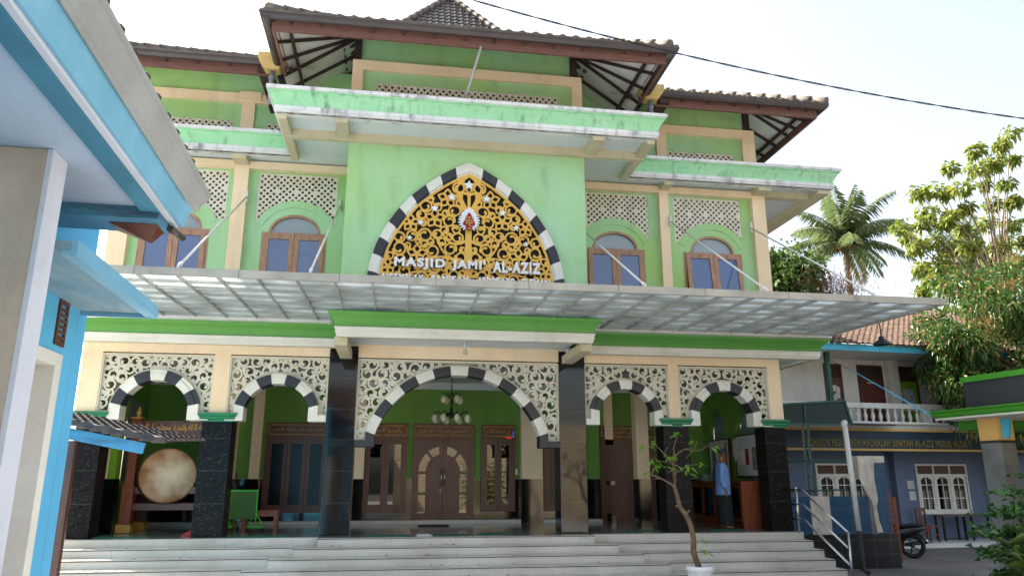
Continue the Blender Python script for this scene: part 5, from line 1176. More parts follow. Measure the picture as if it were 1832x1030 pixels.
mb = MB(); mb.lathe([(.045, z_(2.681)), (.05, z_(2.71)), (.03, z_(2.73)), (.055, z_(2.80)), (.06, z_(2.85)), (.035, z_(2.94)), (.028, z_(3.0)), (.05, z_(3.03)), (.05, z_(3.069))], (0, .08, 0), 10)
b0 = mb.build('baluster', 'rb_white', bl); b0.location.x = xs[0]
for x in xs[1:]: c = b0.copy(); col.objects.link(c); c.parent = bl; c.location.x = x
mb = MB(); mb.box(U0, U1, 1.2, 1.35, z_(2.61), z_(4.95)); mb.build('upper_wall', 'rb_white', rb)
mb = MB(); mb.box(2.46, 2.83, 1.0, 1.199, z_(2.61), z_(4.94)); mb.build('upper_pier', 'rb_white', rb)
def rdoor(x0, x1, m_, lab, extra=None):
    mb = MB(); t = .06; mb.box(x0, x0+t, 1.15, 1.199, z_(2.61), z_(4.54)); mb.box(x1-t, x1, 1.15, 1.199, z_(2.61), z_(4.54)); mb.box(x0+t, x1-t, 1.15, 1.199, z_(4.48), z_(4.54)); mb.box(x0+t, x1-t, 1.15, 1.199, z_(4.06), z_(4.11))
    d = mb.build('room_door', 'door_brown', rb); d['label'] = lab
    mb = MB(); mb.box(x0+t, x1-t, 1.17, 1.198, z_(2.611), z_(4.06)); mb.box(x0+t+.12, x1-t-.12, 1.16, 1.169, z_(2.75), z_(3.9)); mb.build('door_leaf', m_, d)
    mb = MB(); n = int((x1-x0-2*t)/.055)
    for k in range(n): x = x0+t+(x1-x0-2*t)*(k+.5)/n; mb.tube([(x+.014*math.sin(j*2.1), 1.17, z_(4.11)+.37*j/6) for j in range(7)], .008, 4)
    mb.box(x0+t, x1-t, 1.185, 1.197, z_(4.11), z_(4.48), 1); mb.build('vent_bars', ['door_brown', 'joint'], d)
    return d
d = rdoor(.24, .86, 'door_brown', 'brown door plastered with paper notices')
mb = MB(); r3 = random.Random(2)
for k in range(10): x = r3.uniform(.34, .62); z = z_(r3.uniform(3.1, 3.75)); mb.box(x, x+r3.uniform(.08, .14), 1.148-.001*k, 1.158, z, z+r3.uniform(.1, .2))
mb.build('door_papers', 'paper', d)
d = rdoor(1.44, 2.36, 'door_brown', 'plain dark brown double door'); mb = MB(); mb.box(1.75, 2.05, 1.145, 1.159, z_(3.96), z_(4.0)); mb.build('name_plate', 'paper', d)
d = rdoor(2.85, 3.66, 'lime', 'lime green door with a patterned poster'); mb = MB(); mb.box(3.02, 3.46, 1.145, 1.159, z_(3.1), z_(3.82)); mb.build('door_poster', mat('patterned_poster', (214, 214, 206), .7, (90, 110, 150), 14.), d)
d = rdoor(4.35, 4.95, 'door_brown', 'brown door half hidden by the mango tree')
for x, m_ in ((-.44, 'dgreen'), (3.62, 'dgreen')): mb = MB(); mb.box(x-.06, x+.06, .02, .14, z_(3.221), z_(4.72)); mb.build('balcony_post', m_, rb)
mb = MB(); mb.box(U0, U1, -.52, -.49, z_(4.66), z_(4.85)); mb.build('eave_board', 'turq', rb)
mb = MB(); mb.box(U0, U1, -.489, 1.2, z_(4.70), z_(4.74)); mb.build('eave_soffit', 'rb_white', rb)
mb = MB(); roof_face(mb, (U0, -.6, z_(4.85)), (U1, -.6, z_(4.85)), (U1-3, 4.6, z_(7.6)), (U0+1, 4.6, z_(7.6)), tile=.2, course=.24, amp=.05); roof_face(mb, (U1, -.6, z_(4.85)), (U1, 9, z_(4.85)), (U1-3, 4.7, z_(7.6)), (U1-3, 4.6, z_(7.6))); mb.build('roof', 'clay', rb)
mb = MB(); mb.box(U0, U0+.15, 1.35, 8, .002, z_(4.9)); mb.box(U1-.15, U1, 1.35, 8, .002, z_(4.9)); mb.build('gable_end', 'rb_white', rb)
# white downpipe and its drain
dp = thing('downpipe', 'tall white downpipe standing beside the blue tiled wall', 'pipe', (9.55, 14.75, G))
mb = MB(); mb.tube([(0, 0, .87), (-.06, 0, 3.0)], .055, 12); mb.build('pipe', 'pvc', dp); mb = MB(); mb.tube([(0, 0, .86), (0, 0, .12), (.04, -.12, .06)], .05, 10); mb.build('lower_pipe', 'joint', dp)
mb = MB(); mb.tube([(-.06, 0, 2.99), (-.06, .02, 3.06), (.0, .08, 3.08)], .062, 10); mb.build('elbow', 'pvc', dp)
# blue tiled wash place
wp = thing('tiled_wall', 'low wall of dark blue tiles with peeling plaster pier at its right end', 'wall', (10.2, 15.95, G))
mb = MB(); mb.box(-2.0, 1.0, -.11, .3, .002, .72); mb.build('wall_base', 'tile_dark', wp)
mb = MB(); mb.box(-2.0, .45, 0, .25, .721, 1.53); mb.build('tiled_panel', 'tile_blue', wp)
mb = MB(); mb.box(.62, .92, -.02, .3, .721, 2.42); mb.build('tiled_pier', 'tile_blue', wp)
P = [(.28, 2.42), (.92, 2.42), (.92, 2.27), (.66, 2.27), (.64, 1.9), (.69, 1.55), (.60, 1.3), (.62, .9), (.74, .76), (.58, .73), (.52, 1.0), (.50, 1.45), (.40, 1.54), (.32, 1.6), (.26, 1.9)]
mb = MB()
zs_ = [2.42, 2.27, 2.269, 1.9, 1.54, 1.45, 1.3, 1.0, .75]; Ls = [.26, .26, .26, .27, .42, .5, .52, .53, .56]; Rs = [.93, .93, .66, .63, .66, .66, .61, .63, .70]
for i in range(len(zs_)-1): mb.hexa([(Ls[i+1], -.035, zs_[i+1]), (Rs[i+1], -.035, zs_[i+1]), (Rs[i+1], .29 if i < 3 else -.021, zs_[i+1]), (Ls[i+1], .29 if i < 3 else -.021, zs_[i+1])], [(Ls[i], -.035, zs_[i]), (Rs[i], -.035, zs_[i]), (Rs[i], .29 if i < 3 else -.021, zs_[i]), (Ls[i], .29 if i < 3 else -.021, zs_[i])])
mb.build('peeling_plaster', 'peel_white', wp)
mb = MB(); mb.box(-.98, -.52, -.01, .24, .722, 1.531); mb.build('plaster_patch', 'peel_white', wp)
mb = MB(); mb.box(.94, 1.02, .05, .12, .72, 1.62); mb.box(1.1, 1.16, .05, .1, .1, 1.5)
for k in range(6): mb.box(1.021, 1.099, .06, .09, .8+.13*k, .84+.13*k)
o = mb.build('wooden_ladder', 'wood_red', None, loc=(10.2, 15.95, G)); tag(o, 'short red brown wooden ladder leaning by the blue tiled pier', 'ladder')
# green shade shelter
gs = thing('shade_shelter', 'dark green steel shelter with netting side and truss post behind the steel handrail', 'shelter', (9.9, 17.0, G))
mb = MB(); mb.hexa([(-1.2, .0, 3.2), (1.22, .0, 3.22), (1.22, .03, 3.22), (-1.2, .03, 3.2)], [(-1.2, 0, 3.62), (1.1, 0, 3.78), (1.1, .03, 3.78), (-1.2, .03, 3.62)]); mb.build('netting', 'mesh_green', gs)
mb = MB(); mb.hexa([(-1.2, .031, 3.22), (1.2, .031, 3.22), (4.6, 3.0, 3.42), (-1.2, 3.0, 3.42)], [(-1.2, .031, 3.25), (1.2, .031, 3.25), (4.6, 3.0, 3.45), (-1.2, 3.0, 3.45)]); mb.build('sheet_roof', 'joint', gs)
mb = MB()
for a, b in (((-1.2, -.01, 3.2), (1.24, -.01, 3.2)), ((-1.2, -.01, 3.63), (1.1, -.01, 3.79)), ((1.1, -.01, 3.79), (1.24, -.01, 3.2)), ((-.6, -.01, 3.2), (-.6, -.01, 3.67)), ((0, -.01, 3.2), (0, -.01, 3.71)), ((-1.15, -.01, 3.2), (-1.15, -.01, 3.63))): mb.beam(a, b, .04, .05)
mb.build('shelter_frame', 'dgreen', gs)
mb = MB()
for dx in (-.07, .07): mb.box(.0+dx-.02, .0+dx+.02, 0, .04, .0, 3.2)
for k in range(9): mb.beam((-.05, .02, .3+.33*k), (.05, .02, .3+.33*k), .02, .03)
mb.build('truss_post', 'dgreen', gs)
for z in (2.30, 1.60): mb = MB(); mb.tube([(-1.3, .1, z), (1.0, .1, z+.06)], .02, 6); mb.build('cross_rail', 'dgreen', gs)
# motorbike
def motorbike(root):
    mb = MB()
    for x in (-.62, .62):
        mb = MB(); prof = [(.20, -.04), (.27, -.05), (.295, -.02), (.295, .02), (.27, .05), (.20, .04)]; mb.lathe(prof+[prof[0]], (x, 0, .295), 28, axis='Y')
        w = mb.build('wheel', 'rubber', root)
        mb = MB(); mb.lathe([(.20, -.03), (.19, 0), (.20, .03)], (x, 0, .295), 24, axis='Y'); mb.lathe([(.001, -.05), (.05, -.05), (.05, .05), (.001, .05)], (x, 0, .295), 12, axis='Y')
        for k in range(5): a = 2*math.pi*k/5; mb.beam((x, 0, .295), (x+.19*math.cos(a), 0, .295+.19*math.sin(a)), .025, .03)
        mb.build('rim', 'joint', w)
    mb = MB()
    def loft(S):
        vs = []; n = 12
        for (x, z, w, h) in S:
            for k in range(n): a = 2*math.pi*k/n; vs.append((x, w*math.copysign(abs(math.cos(a))**.7, math.cos(a)), z+h*math.copysign(abs(math.sin(a))**.7, math.sin(a))))
        fs = [(i*n+k, i*n+(k+1) % n, (i+1)*n+(k+1) % n, (i+1)*n+k) for i in range(len(S)-1) for k in range(n)]+[tuple(reversed(range(n))), tuple(range((len(S)-1)*n, len(S)*n))]
        mb.add(vs, fs, 0, True)
    loft([(-.98, .74, .03, .03), (-.85, .70, .09, .07), (-.5, .62, .13, .12), (-.15, .52, .13, .14), (.1, .40, .12, .10), (.3, .42, .12, .12), (.42, .62, .13, .2), (.52, .82, .12, .14), (.58, .95, .08, .06)])
    mb.build('body_shell', 'bike', root)
    mb = MB(); loft([(-.9, .79, .07, .03), (-.7, .79, .12, .045), (-.35, .76, .13, .05), (-.05, .74, .10, .045), (.02, .71, .05, .03)]); mb.build('saddle', 'rubber', root)
    mb = MB(); mb.tube([(-.4, -.16, .3), (-.8, -.17, .36), (-1.0, -.17, .42)], [.04, .055, .06], 10); mb.build('exhaust', 'steel', root)
    mb = MB(); mb.tube([(.62, .07, .3), (.50, .07, .75)], .022, 8); mb.tube([(.62, -.07, .3), (.50, -.07, .75)], .022, 8); mb.build('fork', 'steel', root)
    mb = MB(); mb.tube([(.40, .34, .98), (.50, .12, 1.0), (.50, -.12, 1.0), (.40, -.34, .98)], .015, 8); h = mb.build('handlebar', 'rubber', root)
    for s_ in (-1, 1): mb = MB(); mb.tube([(.46, s_*.22, 1.0), (.44, s_*.27, 1.18)], .007, 5); mb.lathe([(.001, -.01), (.055, -.008), (.05, .012), (.001, .014)], (.44, s_*.28, 1.22), 12, axis='X'); mb.build('mirror', 'bike', h)
    mb = MB(); mb.lathe([(.001, .08), (.05, .06), (.08, 0)], (.56, 0, .82), 12, axis='X'); mb.build('headlight', 'glass_pale', root)
    mb = MB(); mb.box(-1.03, -.97, -.05, .05, .66, .72); mb.build('tail_light', 'red', root)
    mb = MB(); mb.tube([(-.62+.33*math.cos(R(a)), 0, .295+.33*math.sin(R(a))) for a in range(20, 171, 15)], .03, 6); mb.build('mudguard', 'bike', root)
bk = thing('motorbike', 'black motor scooter parked behind the blue tiled pier', 'motorbike', (12.32, 18.0, G), R(150)); motorbike(bk)
# chair and table on the school porch
def rbpt(u, w): a = R(5); return (13+u*math.cos(a)-w*math.sin(a), 20+u*math.sin(a)+w*math.cos(a))
cxy = rbpt(2.75, .55); chr_ = thing('wooden_chair', 'brown slat-backed wooden chair beside the narrow table on the school porch', 'chair', (*cxy, -.739), R(20))
mb = MB(); mb.box(-.22, .22, -.2, .2, .42, .45); mb.build('seat', 'wood_red', chr_)
for x, y in ((-.2, -.18), (.2, -.18), (-.2, .18), (.2, .18)): mb = MB(); mb.box(x-.02, x+.02, y-.02, y+.02, .001, .419 if y < 0 else .95); mb.build('leg', 'wood', chr_)
mb = MB(); mb.box(-.18, .18, .17, .19, .86, .95); mb.box(-.07, .07, .172, .188, .451, .859); mb.box(-.18, .18, .172, .188, .5, .53); mb.build('backrest', 'wood', chr_)
mb = MB(); mb.box(-.18, .18, -.19, -.17, .18, .21); mb.box(-.18, .18, .17, .19, .18, .21); mb.build('stretcher', 'wood', chr_)
txy = rbpt(4.35, .75); tb = thing('narrow_table', 'long narrow wooden table under the white three-leaf window', 'table', (*txy, -.739), R(5))
mb = MB(); mb.box(-1.05, 1.05, -.2, .2, .70, .735); mb.build('tabletop', 'wood', tb)
for x in (-.98, -.2, .05, .95):
    mb = MB(); mb.box(x-.025, x+.025, -.17, -.12, .001, .699); mb.build('leg', 'rubber', tb); mb = MB(); mb.box(x-.025, x+.025, .12, .17, .001, .699); mb.build('leg', 'rubber', tb)
mb = MB(); mb.box(.08, .92, -.16, -.13, .12, .15); mb.box(-.95, -.23, -.16, -.13, .04, .07); mb.build('foot_rail', 'rubber', tb)
# ------------------------------------------------------------------ booth at the far right
bo = thing('booth', 'cream booth with green eave, black parapet and grey stone clad column at the right edge', 'booth', (9.93, 12.5, G), R(-80))
# local x = towards the camera along the eave, local y = away to the right
H0 = 2.13-G; H1 = 2.235-G
mb = MB(); mb.sweep([(-.05, 3.2), (-.05, 0), (6, 0)], [(0, H0), (.0, H0+.02), (.03, H0+.03), (.05, H0+.09), (.09, H0+.11), (.09, H0+.135), (-.3, H0+.14)], [0]*6); mb.build('eave_moulding', 'booth_green', bo)
mb = MB(); mb.box(-.05, 6, .001, 3.2, H0-.03, H0+.1); mb.build('eave_slab', 'rb_white', bo)
mb = MB(); mb.hexa([(.55, .1, H0+.14), (6, .1, H0+.14), (6, .22, H0+.14), (.55, .22, H0+.14)], [(.55, .1, H0+.60), (6, .1, H0+.60), (6, .22, H0+.60), (.55, .22, H0+.60)]); mb.box(.55, .7, .221, 3.0, H0+.14, H0+.6); mb.build('parapet', 'board_black', bo)
mb = MB(); mb.box(.52, 6, .07, .25, H0+.601, H0+.70); mb.box(.52, .72, .251, 3.0, H0+.601, H0+.70); mb.build('parapet_cap', 'booth_green', bo)
mb = MB(); mb.box(.45, .83, .42, .80, .002, H0-.46); o = mb.build('column', 'stone_grey', bo, bevel=.008)
mb = MB(); mb.box(.43, .85, .40, .82, H0-.459, H0-.42); mb.build('column_collar', 'joint', o)
mb = MB(); mb.box(.45, .83, .42, .80, H0-.419, H0-.031); mb.build('column_head', 'booth_cream', o)
mb = MB(); mb.poly([(.84, H0-.05), (.84, H0-.36), (.89, H0-.40), (.95, H0-.36), (1.0, H0-.05)], .50, .56); mb.build('wall_bracket', 'turq', bo)
mb = MB(); mb.box(.5, 6, 1.9, 2.0, .002, H0-.031); mb.box(.5, .6, 2.0, 3.1, .002, H0-.031); mb.build('booth_wall', 'booth_cream', bo)
mb = MB(); mb.box(1.2, 2.4, 1.86, 1.899, .7, 2.45); w = mb.build('booth_window', 'wood', bo); mb = MB()
for k in range(14): mb.beam((1.28, 1.85, .8+.115*k), (2.32, 1.85, .8+.115*k), .02, .07)
mb.build('louvres', 'rafter', w)
mb = MB(); mb.box(.9, 1.8, 1.3, 1.8, .55, 1.1); mb.box(.85, 1.85, 1.25, 1.85, 1.101, 1.16, 1); o = mb.build('counter_box', ['dgreen', 'turq'], None, loc=(9.93, 12.5, G), rotz=R(-80)); tag(o, 'green box with turquoise top against the cream booth wall', 'box')
mb = MB(); mb.hexa([(-.1, .6, H0-.2), (.4, .6, H0-.2), (.4, 3, H0-.2), (-.1, 3, H0-.2)], [(-.1, .6, H0-.04), (.4, .6, H0-.04), (.4, 3, H0-.04), (-.1, 3, H0-.04)]); mb.build('rear_beam', 'booth_green', bo)
mb = MB(); mb.lathe([(.001, -.02), (.09, -.02), (.09, 0), (.06, .012), (.001, .012)], (0, 0, 0), 20, axis='Y'); mb.lathe([(.001, -.03), (.045, -.03), (.045, -.02)], (0, 0, 0), 16, axis='Y', mi=1); o = mb.build('round_plate', ['white', 'red'], None, loc=(10.95, 12.3, .78), rotz=R(-50)); tag(o, 'small round white plate with red centre hanging by the grey column', 'wall plate')
# ------------------------------------------------------------------ cable, rod, hanging lamp
mb = MB(); n = 60
def cab(t): x = -5.2+18.7*t; return Vector((x, 8, 6.82-.2147*(x-.74)+.01057*(x-.74)**2))
for ph in (0, math.pi):
    pts = []
    for k in range(n*5+1):
        t = k/(n*5); p = cab(t); a = t*150+ph; pts.append((p.x, p.y+.007*math.cos(a), p.z+.007*math.sin(a)))
    mb.tube(pts, .0065, 5)
tag(mb.build('overhead_cable', 'rubber', None), 'twisted black cable crossing the sky in front of the mosque roof', 'cable')
mb = MB(); mb.tube([(9.45, 14.3, 3.30), (9.83, 12.55, 2.2)], .013, 6); tag(mb.build('pole', 'turq', None), 'thin turquoise pole slanting down to the green eave of the booth', 'pole')
mb = MB(); pts = [Vector((9.2, 14.7, 3.62)).lerp(Vector((9.45, 14.3, 3.30)), k/8)+Vector((0, 0, -.03*math.sin(math.pi*k/8))) for k in range(9)]; mb.tube(pts, .006, 4); tag(mb.build('thin_wire', 'rubber', None), 'thin black wire from the mosque fascia corner to the turquoise pole', 'wire')
hl = thing('hanging_lamp', 'dark enamel lamp shade hanging under the right edge of the glazed canopy', 'lamp', (9.21, 12.8, 3.60))
mb = MB(); mb.tube([(0, 0, .10), (0, 0, .33), (.0, .02, .37)], .012, 6); mb.build('lamp_arm', 'rubber', hl)
mb = MB(); mb.lathe([(.03, .12), (.05, .10), (.06, .05), (.14, .0), (.165, -.05), (.16, -.055), (.13, -.0), (.05, .04), (.001, .05)], (0, 0, 0), 20); mb.build('lamp_shade', 'charcoal', hl)
mb = MB(); mb.tube([(9.1, 11.6, 4.02), (9.1, 11.6, 4.25), (8.9, 11.45, 4.23)], .012, 6); tag(mb.build('roof_bracket', 'pvc', None), 'small white bent rod standing on the right end of the canopy', 'bracket')
# ------------------------------------------------------------------ vegetation
def np_leaves(name, C, D, L, W, mats, parent, seed, droop=.35, fold=.15, mi=None):
    """C centres (n,3), D directions (n,3): one bent two-face leaf each"""
    rg = np.random.default_rng(seed); n = len(C); D = D/np.linalg.norm(D, axis=1, keepdims=True)
    S_ = np.cross(D, np.array([0, 0, 1.])+rg.normal(0, .35, (n, 3))); S_ /= np.linalg.norm(S_, axis=1, keepdims=True)+1e-9
    L = np.broadcast_to(L, n)[:, None]; W = np.broadcast_to(W, n)[:, None]; Z_ = np.array([0, 0, 1.])
    Nn = np.cross(S_, D)
    m = C+D*L*.45; e = C+D*L-Z_*L*droop
    V = np.stack([C, m+S_*W*.5+Nn*W*fold, e, m-S_*W*.5+Nn*W*fold], 1).reshape(-1, 3)
    me = bpy.data.meshes.new(name); me.vertices.add(4*n); me.vertices.foreach_set('co', V.ravel()); nf = 2*n
    i = np.arange(n)*4; idx = np.stack([i, i+1, i+2, i, i+2, i+3], 1).ravel(); me.loops.add(6*n); me.loops.foreach_set('vertex_index', idx)
    me.polygons.add(nf); me.polygons.foreach_set('loop_start', np.arange(nf)*3); me.polygons.foreach_set('loop_total', np.full(nf, 3))
    for q in mats: me.materials.append(M[q])
    if mi is not None: me.polygons.foreach_set('material_index', np.repeat(mi, 2))
    me.update(); me.validate(); o = bpy.data.objects.new(name, me); col.objects.link(o); o.parent = parent; return o
def clumpy(rg, cs, rad, n):
    k = rg.integers(0, len(cs), n); v = rg.normal(0, 1, (n, 3)); v /= np.linalg.norm(v, axis=1, keepdims=True); r_ = rad[k]*(rg.random(n)**.45)
    return cs[k]+v*r_[:, None]*np.array([1, 1, .8]), v
def broad_tree(name, label, loc, trunk_h, H, rx, ry, ncl, crad, nleaf, L, W, m_, bark, seed, shape='dome', clumps=None, mix2=None, droop=.35, th=.28):
    t = thing(name, label, 'tree', loc); rg = np.random.default_rng(seed); r4 = random.Random(seed)
    if clumps is None:
        cs = []
        while len(cs) < ncl:
            p = rg.uniform(-1, 1, 3); q = np.linalg.norm(p)
            if q > 1 or q < .35: continue
            if p[2] < -.75: continue
            cs.append((p[0]*rx, p[1]*ry, trunk_h+(H-trunk_h)*(p[2]*.5+.5)))
        cs = np.array(cs)
    else: cs = np.array(clumps, float)
    rad = crad*rg.uniform(.65, 1.25, len(cs)); C, D = clumpy(rg, cs, rad, nleaf)
    D = D*.8+rg.normal(0, .6, D.shape)+np.array([0, 0, -.25])
    mi = (rg.random(nleaf) < (mix2[1] if mix2 else 0)).astype(int)
    np_leaves('crown', C, D, L*rg.uniform(.4, 1.35, nleaf), W*rg.uniform(.6, 1.35, nleaf), [m_]+([mix2[0]] if mix2 else []), t, seed, droop, mi=mi)
    mb = MB(); top = Vector((rx*.05, 0, trunk_h+(H-trunk_h)*.55)); limb(mb, [(0, 0, 0), (rx*.04, ry*.02, trunk_h*.6), tuple(top)], th, th*.35, 9)
    for i, c in enumerate(cs):
        if i % 2 and len(cs) > 40: continue
        s0 = Vector((rx*.04, 0, trunk_h*r4.uniform(.6, 1.0))).lerp(top, r4.uniform(0, .8)); c = Vector(c); mid = s0.lerp(c, .5)+Vector((r4.uniform(-.3, .3), r4.uniform(-.3, .3), .12*(c-s0).length)); limb(mb, [s0, mid, c], th*.22, th*.05, 6)
    mb.build('trunk', bark, t); return t, cs, rad
# mango in front of the school
t, cs, rad = broad_tree('mango_tree', 'dense dark green mango tree with pinkish flower sprays beside the school balcony', (19.0, 19.4, G), 2.4, 8.4, 3.6, 2.6, 95, .75, 36000, .19, .06, 'leaf_mango', 'bark', 11, mix2=('leaf_mango_flower_lit', .16), droop=.5)  # pale share of the crown paints in sunlit leaves
rg = np.random.default_rng(5); sel = cs[(cs[:, 1] < .3)]; n = 2600; k = rg.integers(0, min(len(sel), 26), n); D = rg.normal(0, 1, (n, 3)); D[:, 2] = np.abs(D[:, 2])+.3; D[:, 1] -= .6
base = sel[k]+np.array([0, -.6, .25]); np_leaves('flower_spray', base+D*.12, D, .16, .02, ['leaf_mango_flower_lit'], t, 6, droop=.05)
mb = MB(); 
for k in range(7): a = k*.9; c_ = (16.4+.09*math.cos(a), 16.9+.05*math.sin(a), 3.35-.07*(k % 3)); mb.lathe([(.001, .1), (.05, .09), (.075, .03), (.07, -.05), (.03, -.1), (.001, -.1)], c_, 10)
mb.tube([(16.4, 16.9, 3.75), (16.4, 16.9, 3.4)], .006, 4)
tag(mb.build('yellow_bag', 'yellow', None), 'bright yellow plastic bundle hanging in the mango tree', 'bag')
# tall broad-leaved tree behind it: sparse tiers of leaf clusters on bare limbs
pts = []
for (x, y) in ((1808, 240), (1790, 262), (1745, 270), (1700, 300), (1748, 300), (1812, 285), (1760, 330), (1800, 330), (1668, 340), (1690, 345), (1720, 335), (1660, 380), (1640, 345), (1730, 370), (1775, 365), (1815, 360), (1650, 400), (1690, 400), (1720, 410), (1765, 400), (1810, 400), (1670, 430), (1640, 440), (1700, 445), (1735, 440), (1680, 470), (1650, 480), (1720, 480), (1790, 445), (1820, 470), (1765, 300), (1780, 290), (1700, 385), (1650, 520), (1690, 510), (1730, 520), (1625, 425), (1612, 408), (1670, 500), (1830, 430)):
    pts.append((x, y))
def pix(x, y, Yd):
    f, yw, pt_ = 1322.13, R(8.834), R(14.466); cy_, sy_, cp, sp_ = math.cos(yw), math.sin(yw), math.cos(pt_), math.sin(pt_)
    w_ = Vector((sy_*cp, cy_*cp, sp_)); r_ = Vector((cy_, -sy_, 0)); u_ = r_.cross(w_); d = w_*f+r_*(x-916)+u_*(515-y); return d*(Yd/d.y)+Vector((0, 0, CAMZ))
rr4 = random.Random(9); base = Vector((29.8, 32, G)); cl = [tuple(pix(x, y, 32+rr4.uniform(-2, 2))-base) for x, y in pts]
broad_tree('teak_tree', 'tall sparse tree with bright yellow green leaf clusters on bare limbs at right', tuple(base), 6, 19, 3, 2, 40, .44, 4300, .3, .2, 'leaf_teak', 'bark_pale', 31, clumps=cl, droop=.5, th=.3)
# bushy trees behind the mosque, left of the palm
for nm, lb, (x, y, z), H, rx, seed, m_ in (('shade_tree', 'dense dark green tree right behind the mosque corner, left of the coconut palm', (17.5, 31, G), 13.2, 1.8, 41, 'leaf_dark'), ('shade_tree', 'low bushy green tree below the coconut palm crown', (25.5, 37, G), 9.0, 4.2, 43, 'leaf_dark'), ('shade_tree', 'round green tree low behind the mango, right of the palm trunk', (33.5, 38, G), 13.5, 4.5, 45, 'leaf_teak')):
    broad_tree(nm, lb, (x, y, z), 4, H, rx, rx*.8, 60, .95, 9000, .34, .18, m_, 'bark', seed, droop=.4)
rg = np.random.default_rng(8); n = 1500; c = np.array(pix(1485, 520, 30)); C = c+rg.normal(0, 1, (n, 3))*np.array([.9, .5, .35]); D = rg.normal(0, 1, (n, 3)); D[:, 2] = abs(D[:, 2])
dt = thing('dry_bush', 'reddish dry twiggy bush top seen above the canopy edge', 'bush', (c[0], c[1], G)); np_leaves('twigs', C-np.array([c[0], c[1], G]), D, .45, .03, ['leaf_dry'], dt, 4, 0); mb = MB(); limb(mb, [(0, 0, 0), (.1, 0, 5), (0, 0, c[2]-G)], .12, .05); mb.build('stem', 'bark', dt)
def palm(name, label, x, y, zc, trunk_r, fl, seed, nf=24, coco=True, missing=()):
    p = thing(name, label, 'palm', (x, y, G)); r5 = random.Random(seed); Hh = zc-G
    mb = MB(); pts = [(0, 0, 0), (.1, 0, Hh*.35), (-.05, 0, Hh*.7), (0, 0, Hh)]; Q = limb(mb, pts, trunk_r*1.3, trunk_r*.8, 10); mb.build('trunk', 'bark_pale', p)
    Cs, Ds, Ls, Ws = [], [], [], []
    mb = MB()
    for k in range(nf):
        az = 2*math.pi*(k*.618)+r5.uniform(-.2, .2); el = R(84-108*(k/nf)+r5.uniform(-8, 8)); L = fl*r5.uniform(.85, 1.1); d = Vector((math.cos(az)*math.cos(el), math.sin(az)*math.cos(el), math.sin(el))); h = Vector((math.cos(az), math.sin(az), 0))
        P_ = []; pos = Vector((0, 0, Hh)); dirn = d.copy(); N_ = 16
        for i in range(N_+1): P_.append(pos.copy()); pos += dirn*(L/N_); dirn = (dirn+Vector((0, 0, -.055-.04*i/N_))+h*.01).normalized()
        mb.tube(P_, [.045*(1-i/(N_+1))+.008 for i in range(N_+1)], 5)
        for i in range(2, N_*4):
            t = i/(N_*4); j = int(t*N_); a = P_[j].lerp(P_[min(j+1, N_)], t*N_-j); tn = (P_[min(j+1, N_)]-P_[j]).normalized(); s_ = tn.cross(Vector((0, 0, 1))).normalized()
            for q in (-1, 1):
                ll = fl*.22*math.sin(math.pi*min(1, .18+t*.8))**.6; dd = (s_*q*.9+tn*.55+Vector((0, 0, -.35-r5.uniform(0, .5)))).normalized()
                Cs.append(a); Ds.append(dd); Ls.append(ll*r5.uniform(.8, 1.15)); Ws.append(.05)
    mb.build('fronds', 'leaf_palm', p)
    np_leaves('leaflets', np.array(Cs), np.array(Ds), np.array(Ls), np.array(Ws), ['leaf_palm'], p, seed, droop=.35)
    if coco:
        for k in range(13): a = k*2.4; mb = MB(); mb.lathe([(.001, .15), (.1, .1), (.13, 0), (.1, -.1), (.001, -.15)], (.62*math.cos(a), .62*math.sin(a)-.25, Hh-.35-.2*(k % 3)), 8); mb.build('coconut', 'coconut', p)
c = pix(1512, 432, 38); palm('coconut_palm', 'tall coconut palm with a cluster of brown nuts above the canopy', c.x, 38, c.z, .19, 4.1, 3, nf=20)
c = pix(1745, 480, 44); palm('coconut_palm', 'far palm with drooping fronds half hidden behind the sparse yellow green tree', c.x, 44, c.z, .2, 4.4, 6, nf=20, coco=False)
# shrubs at the lower right
def shrub(name, label, loc, H, Rr, n, L, W, m_, seed, flowers=0):
    t = thing(name, label, 'shrub', loc); rg = np.random.default_rng(seed); C = rg.normal(0, 1, (n, 3))*np.array([Rr*.5, Rr*.5, H*.25])+np.array([0, 0, H*.55]); C[:, 2] = np.clip(C[:, 2], .05, H*1.05)
    k = np.round(C*3.5)/3.5; C = C*.6+k*.4; D = C-np.array([0, 0, H*.3]); D = D/np.linalg.norm(D, axis=1, keepdims=True)+rg.normal(0, .5, (n, 3))
    np_leaves('leaves', C, D, L*rg.uniform(.6, 1.2, n), W, [m_], t, seed, droop=.45)
    mb = MB(); r6 = random.Random(seed)
    for q in range(9): a = q*2.4; limb(mb, [(.05*math.cos(a), .05*math.sin(a), 0), (.2*Rr*math.cos(a), .2*Rr*math.sin(a), H*.4), (.5*Rr*math.cos(a), .5*Rr*math.sin(a), H*r6.uniform(.7, .95))], .015, .006, 5)
    mb.build('stems', 'bark', t)
    for q in range(flowers):
        mb = MB(); a = q*1.9+2.6; c = Vector((Rr*.5*math.cos(a), -Rr*.55, H*(.62-.1*q)))
        for w in range(5): b = 2*math.pi*w/5; mb.add([tuple(c), tuple(c+Vector((.03*math.cos(b), -.03, .03*math.sin(b)))), tuple(c+Vector((.05*math.cos(b+.5), -.015, .05*math.sin(b+.5)))), tuple(c+Vector((.03*math.cos(b+1), -.03, .03*math.sin(b+1))))], [(0, 1, 2, 3)])
        mb.build('flower', 'petal', t)
    return t
shrub('flowering_shrub', 'leafy green shrub with coral flowers in front of the grey stone column', (8.85, 9.7, G), 1.6, .5, 1300, .17, .07, 'leaf_bush', 3, 3)
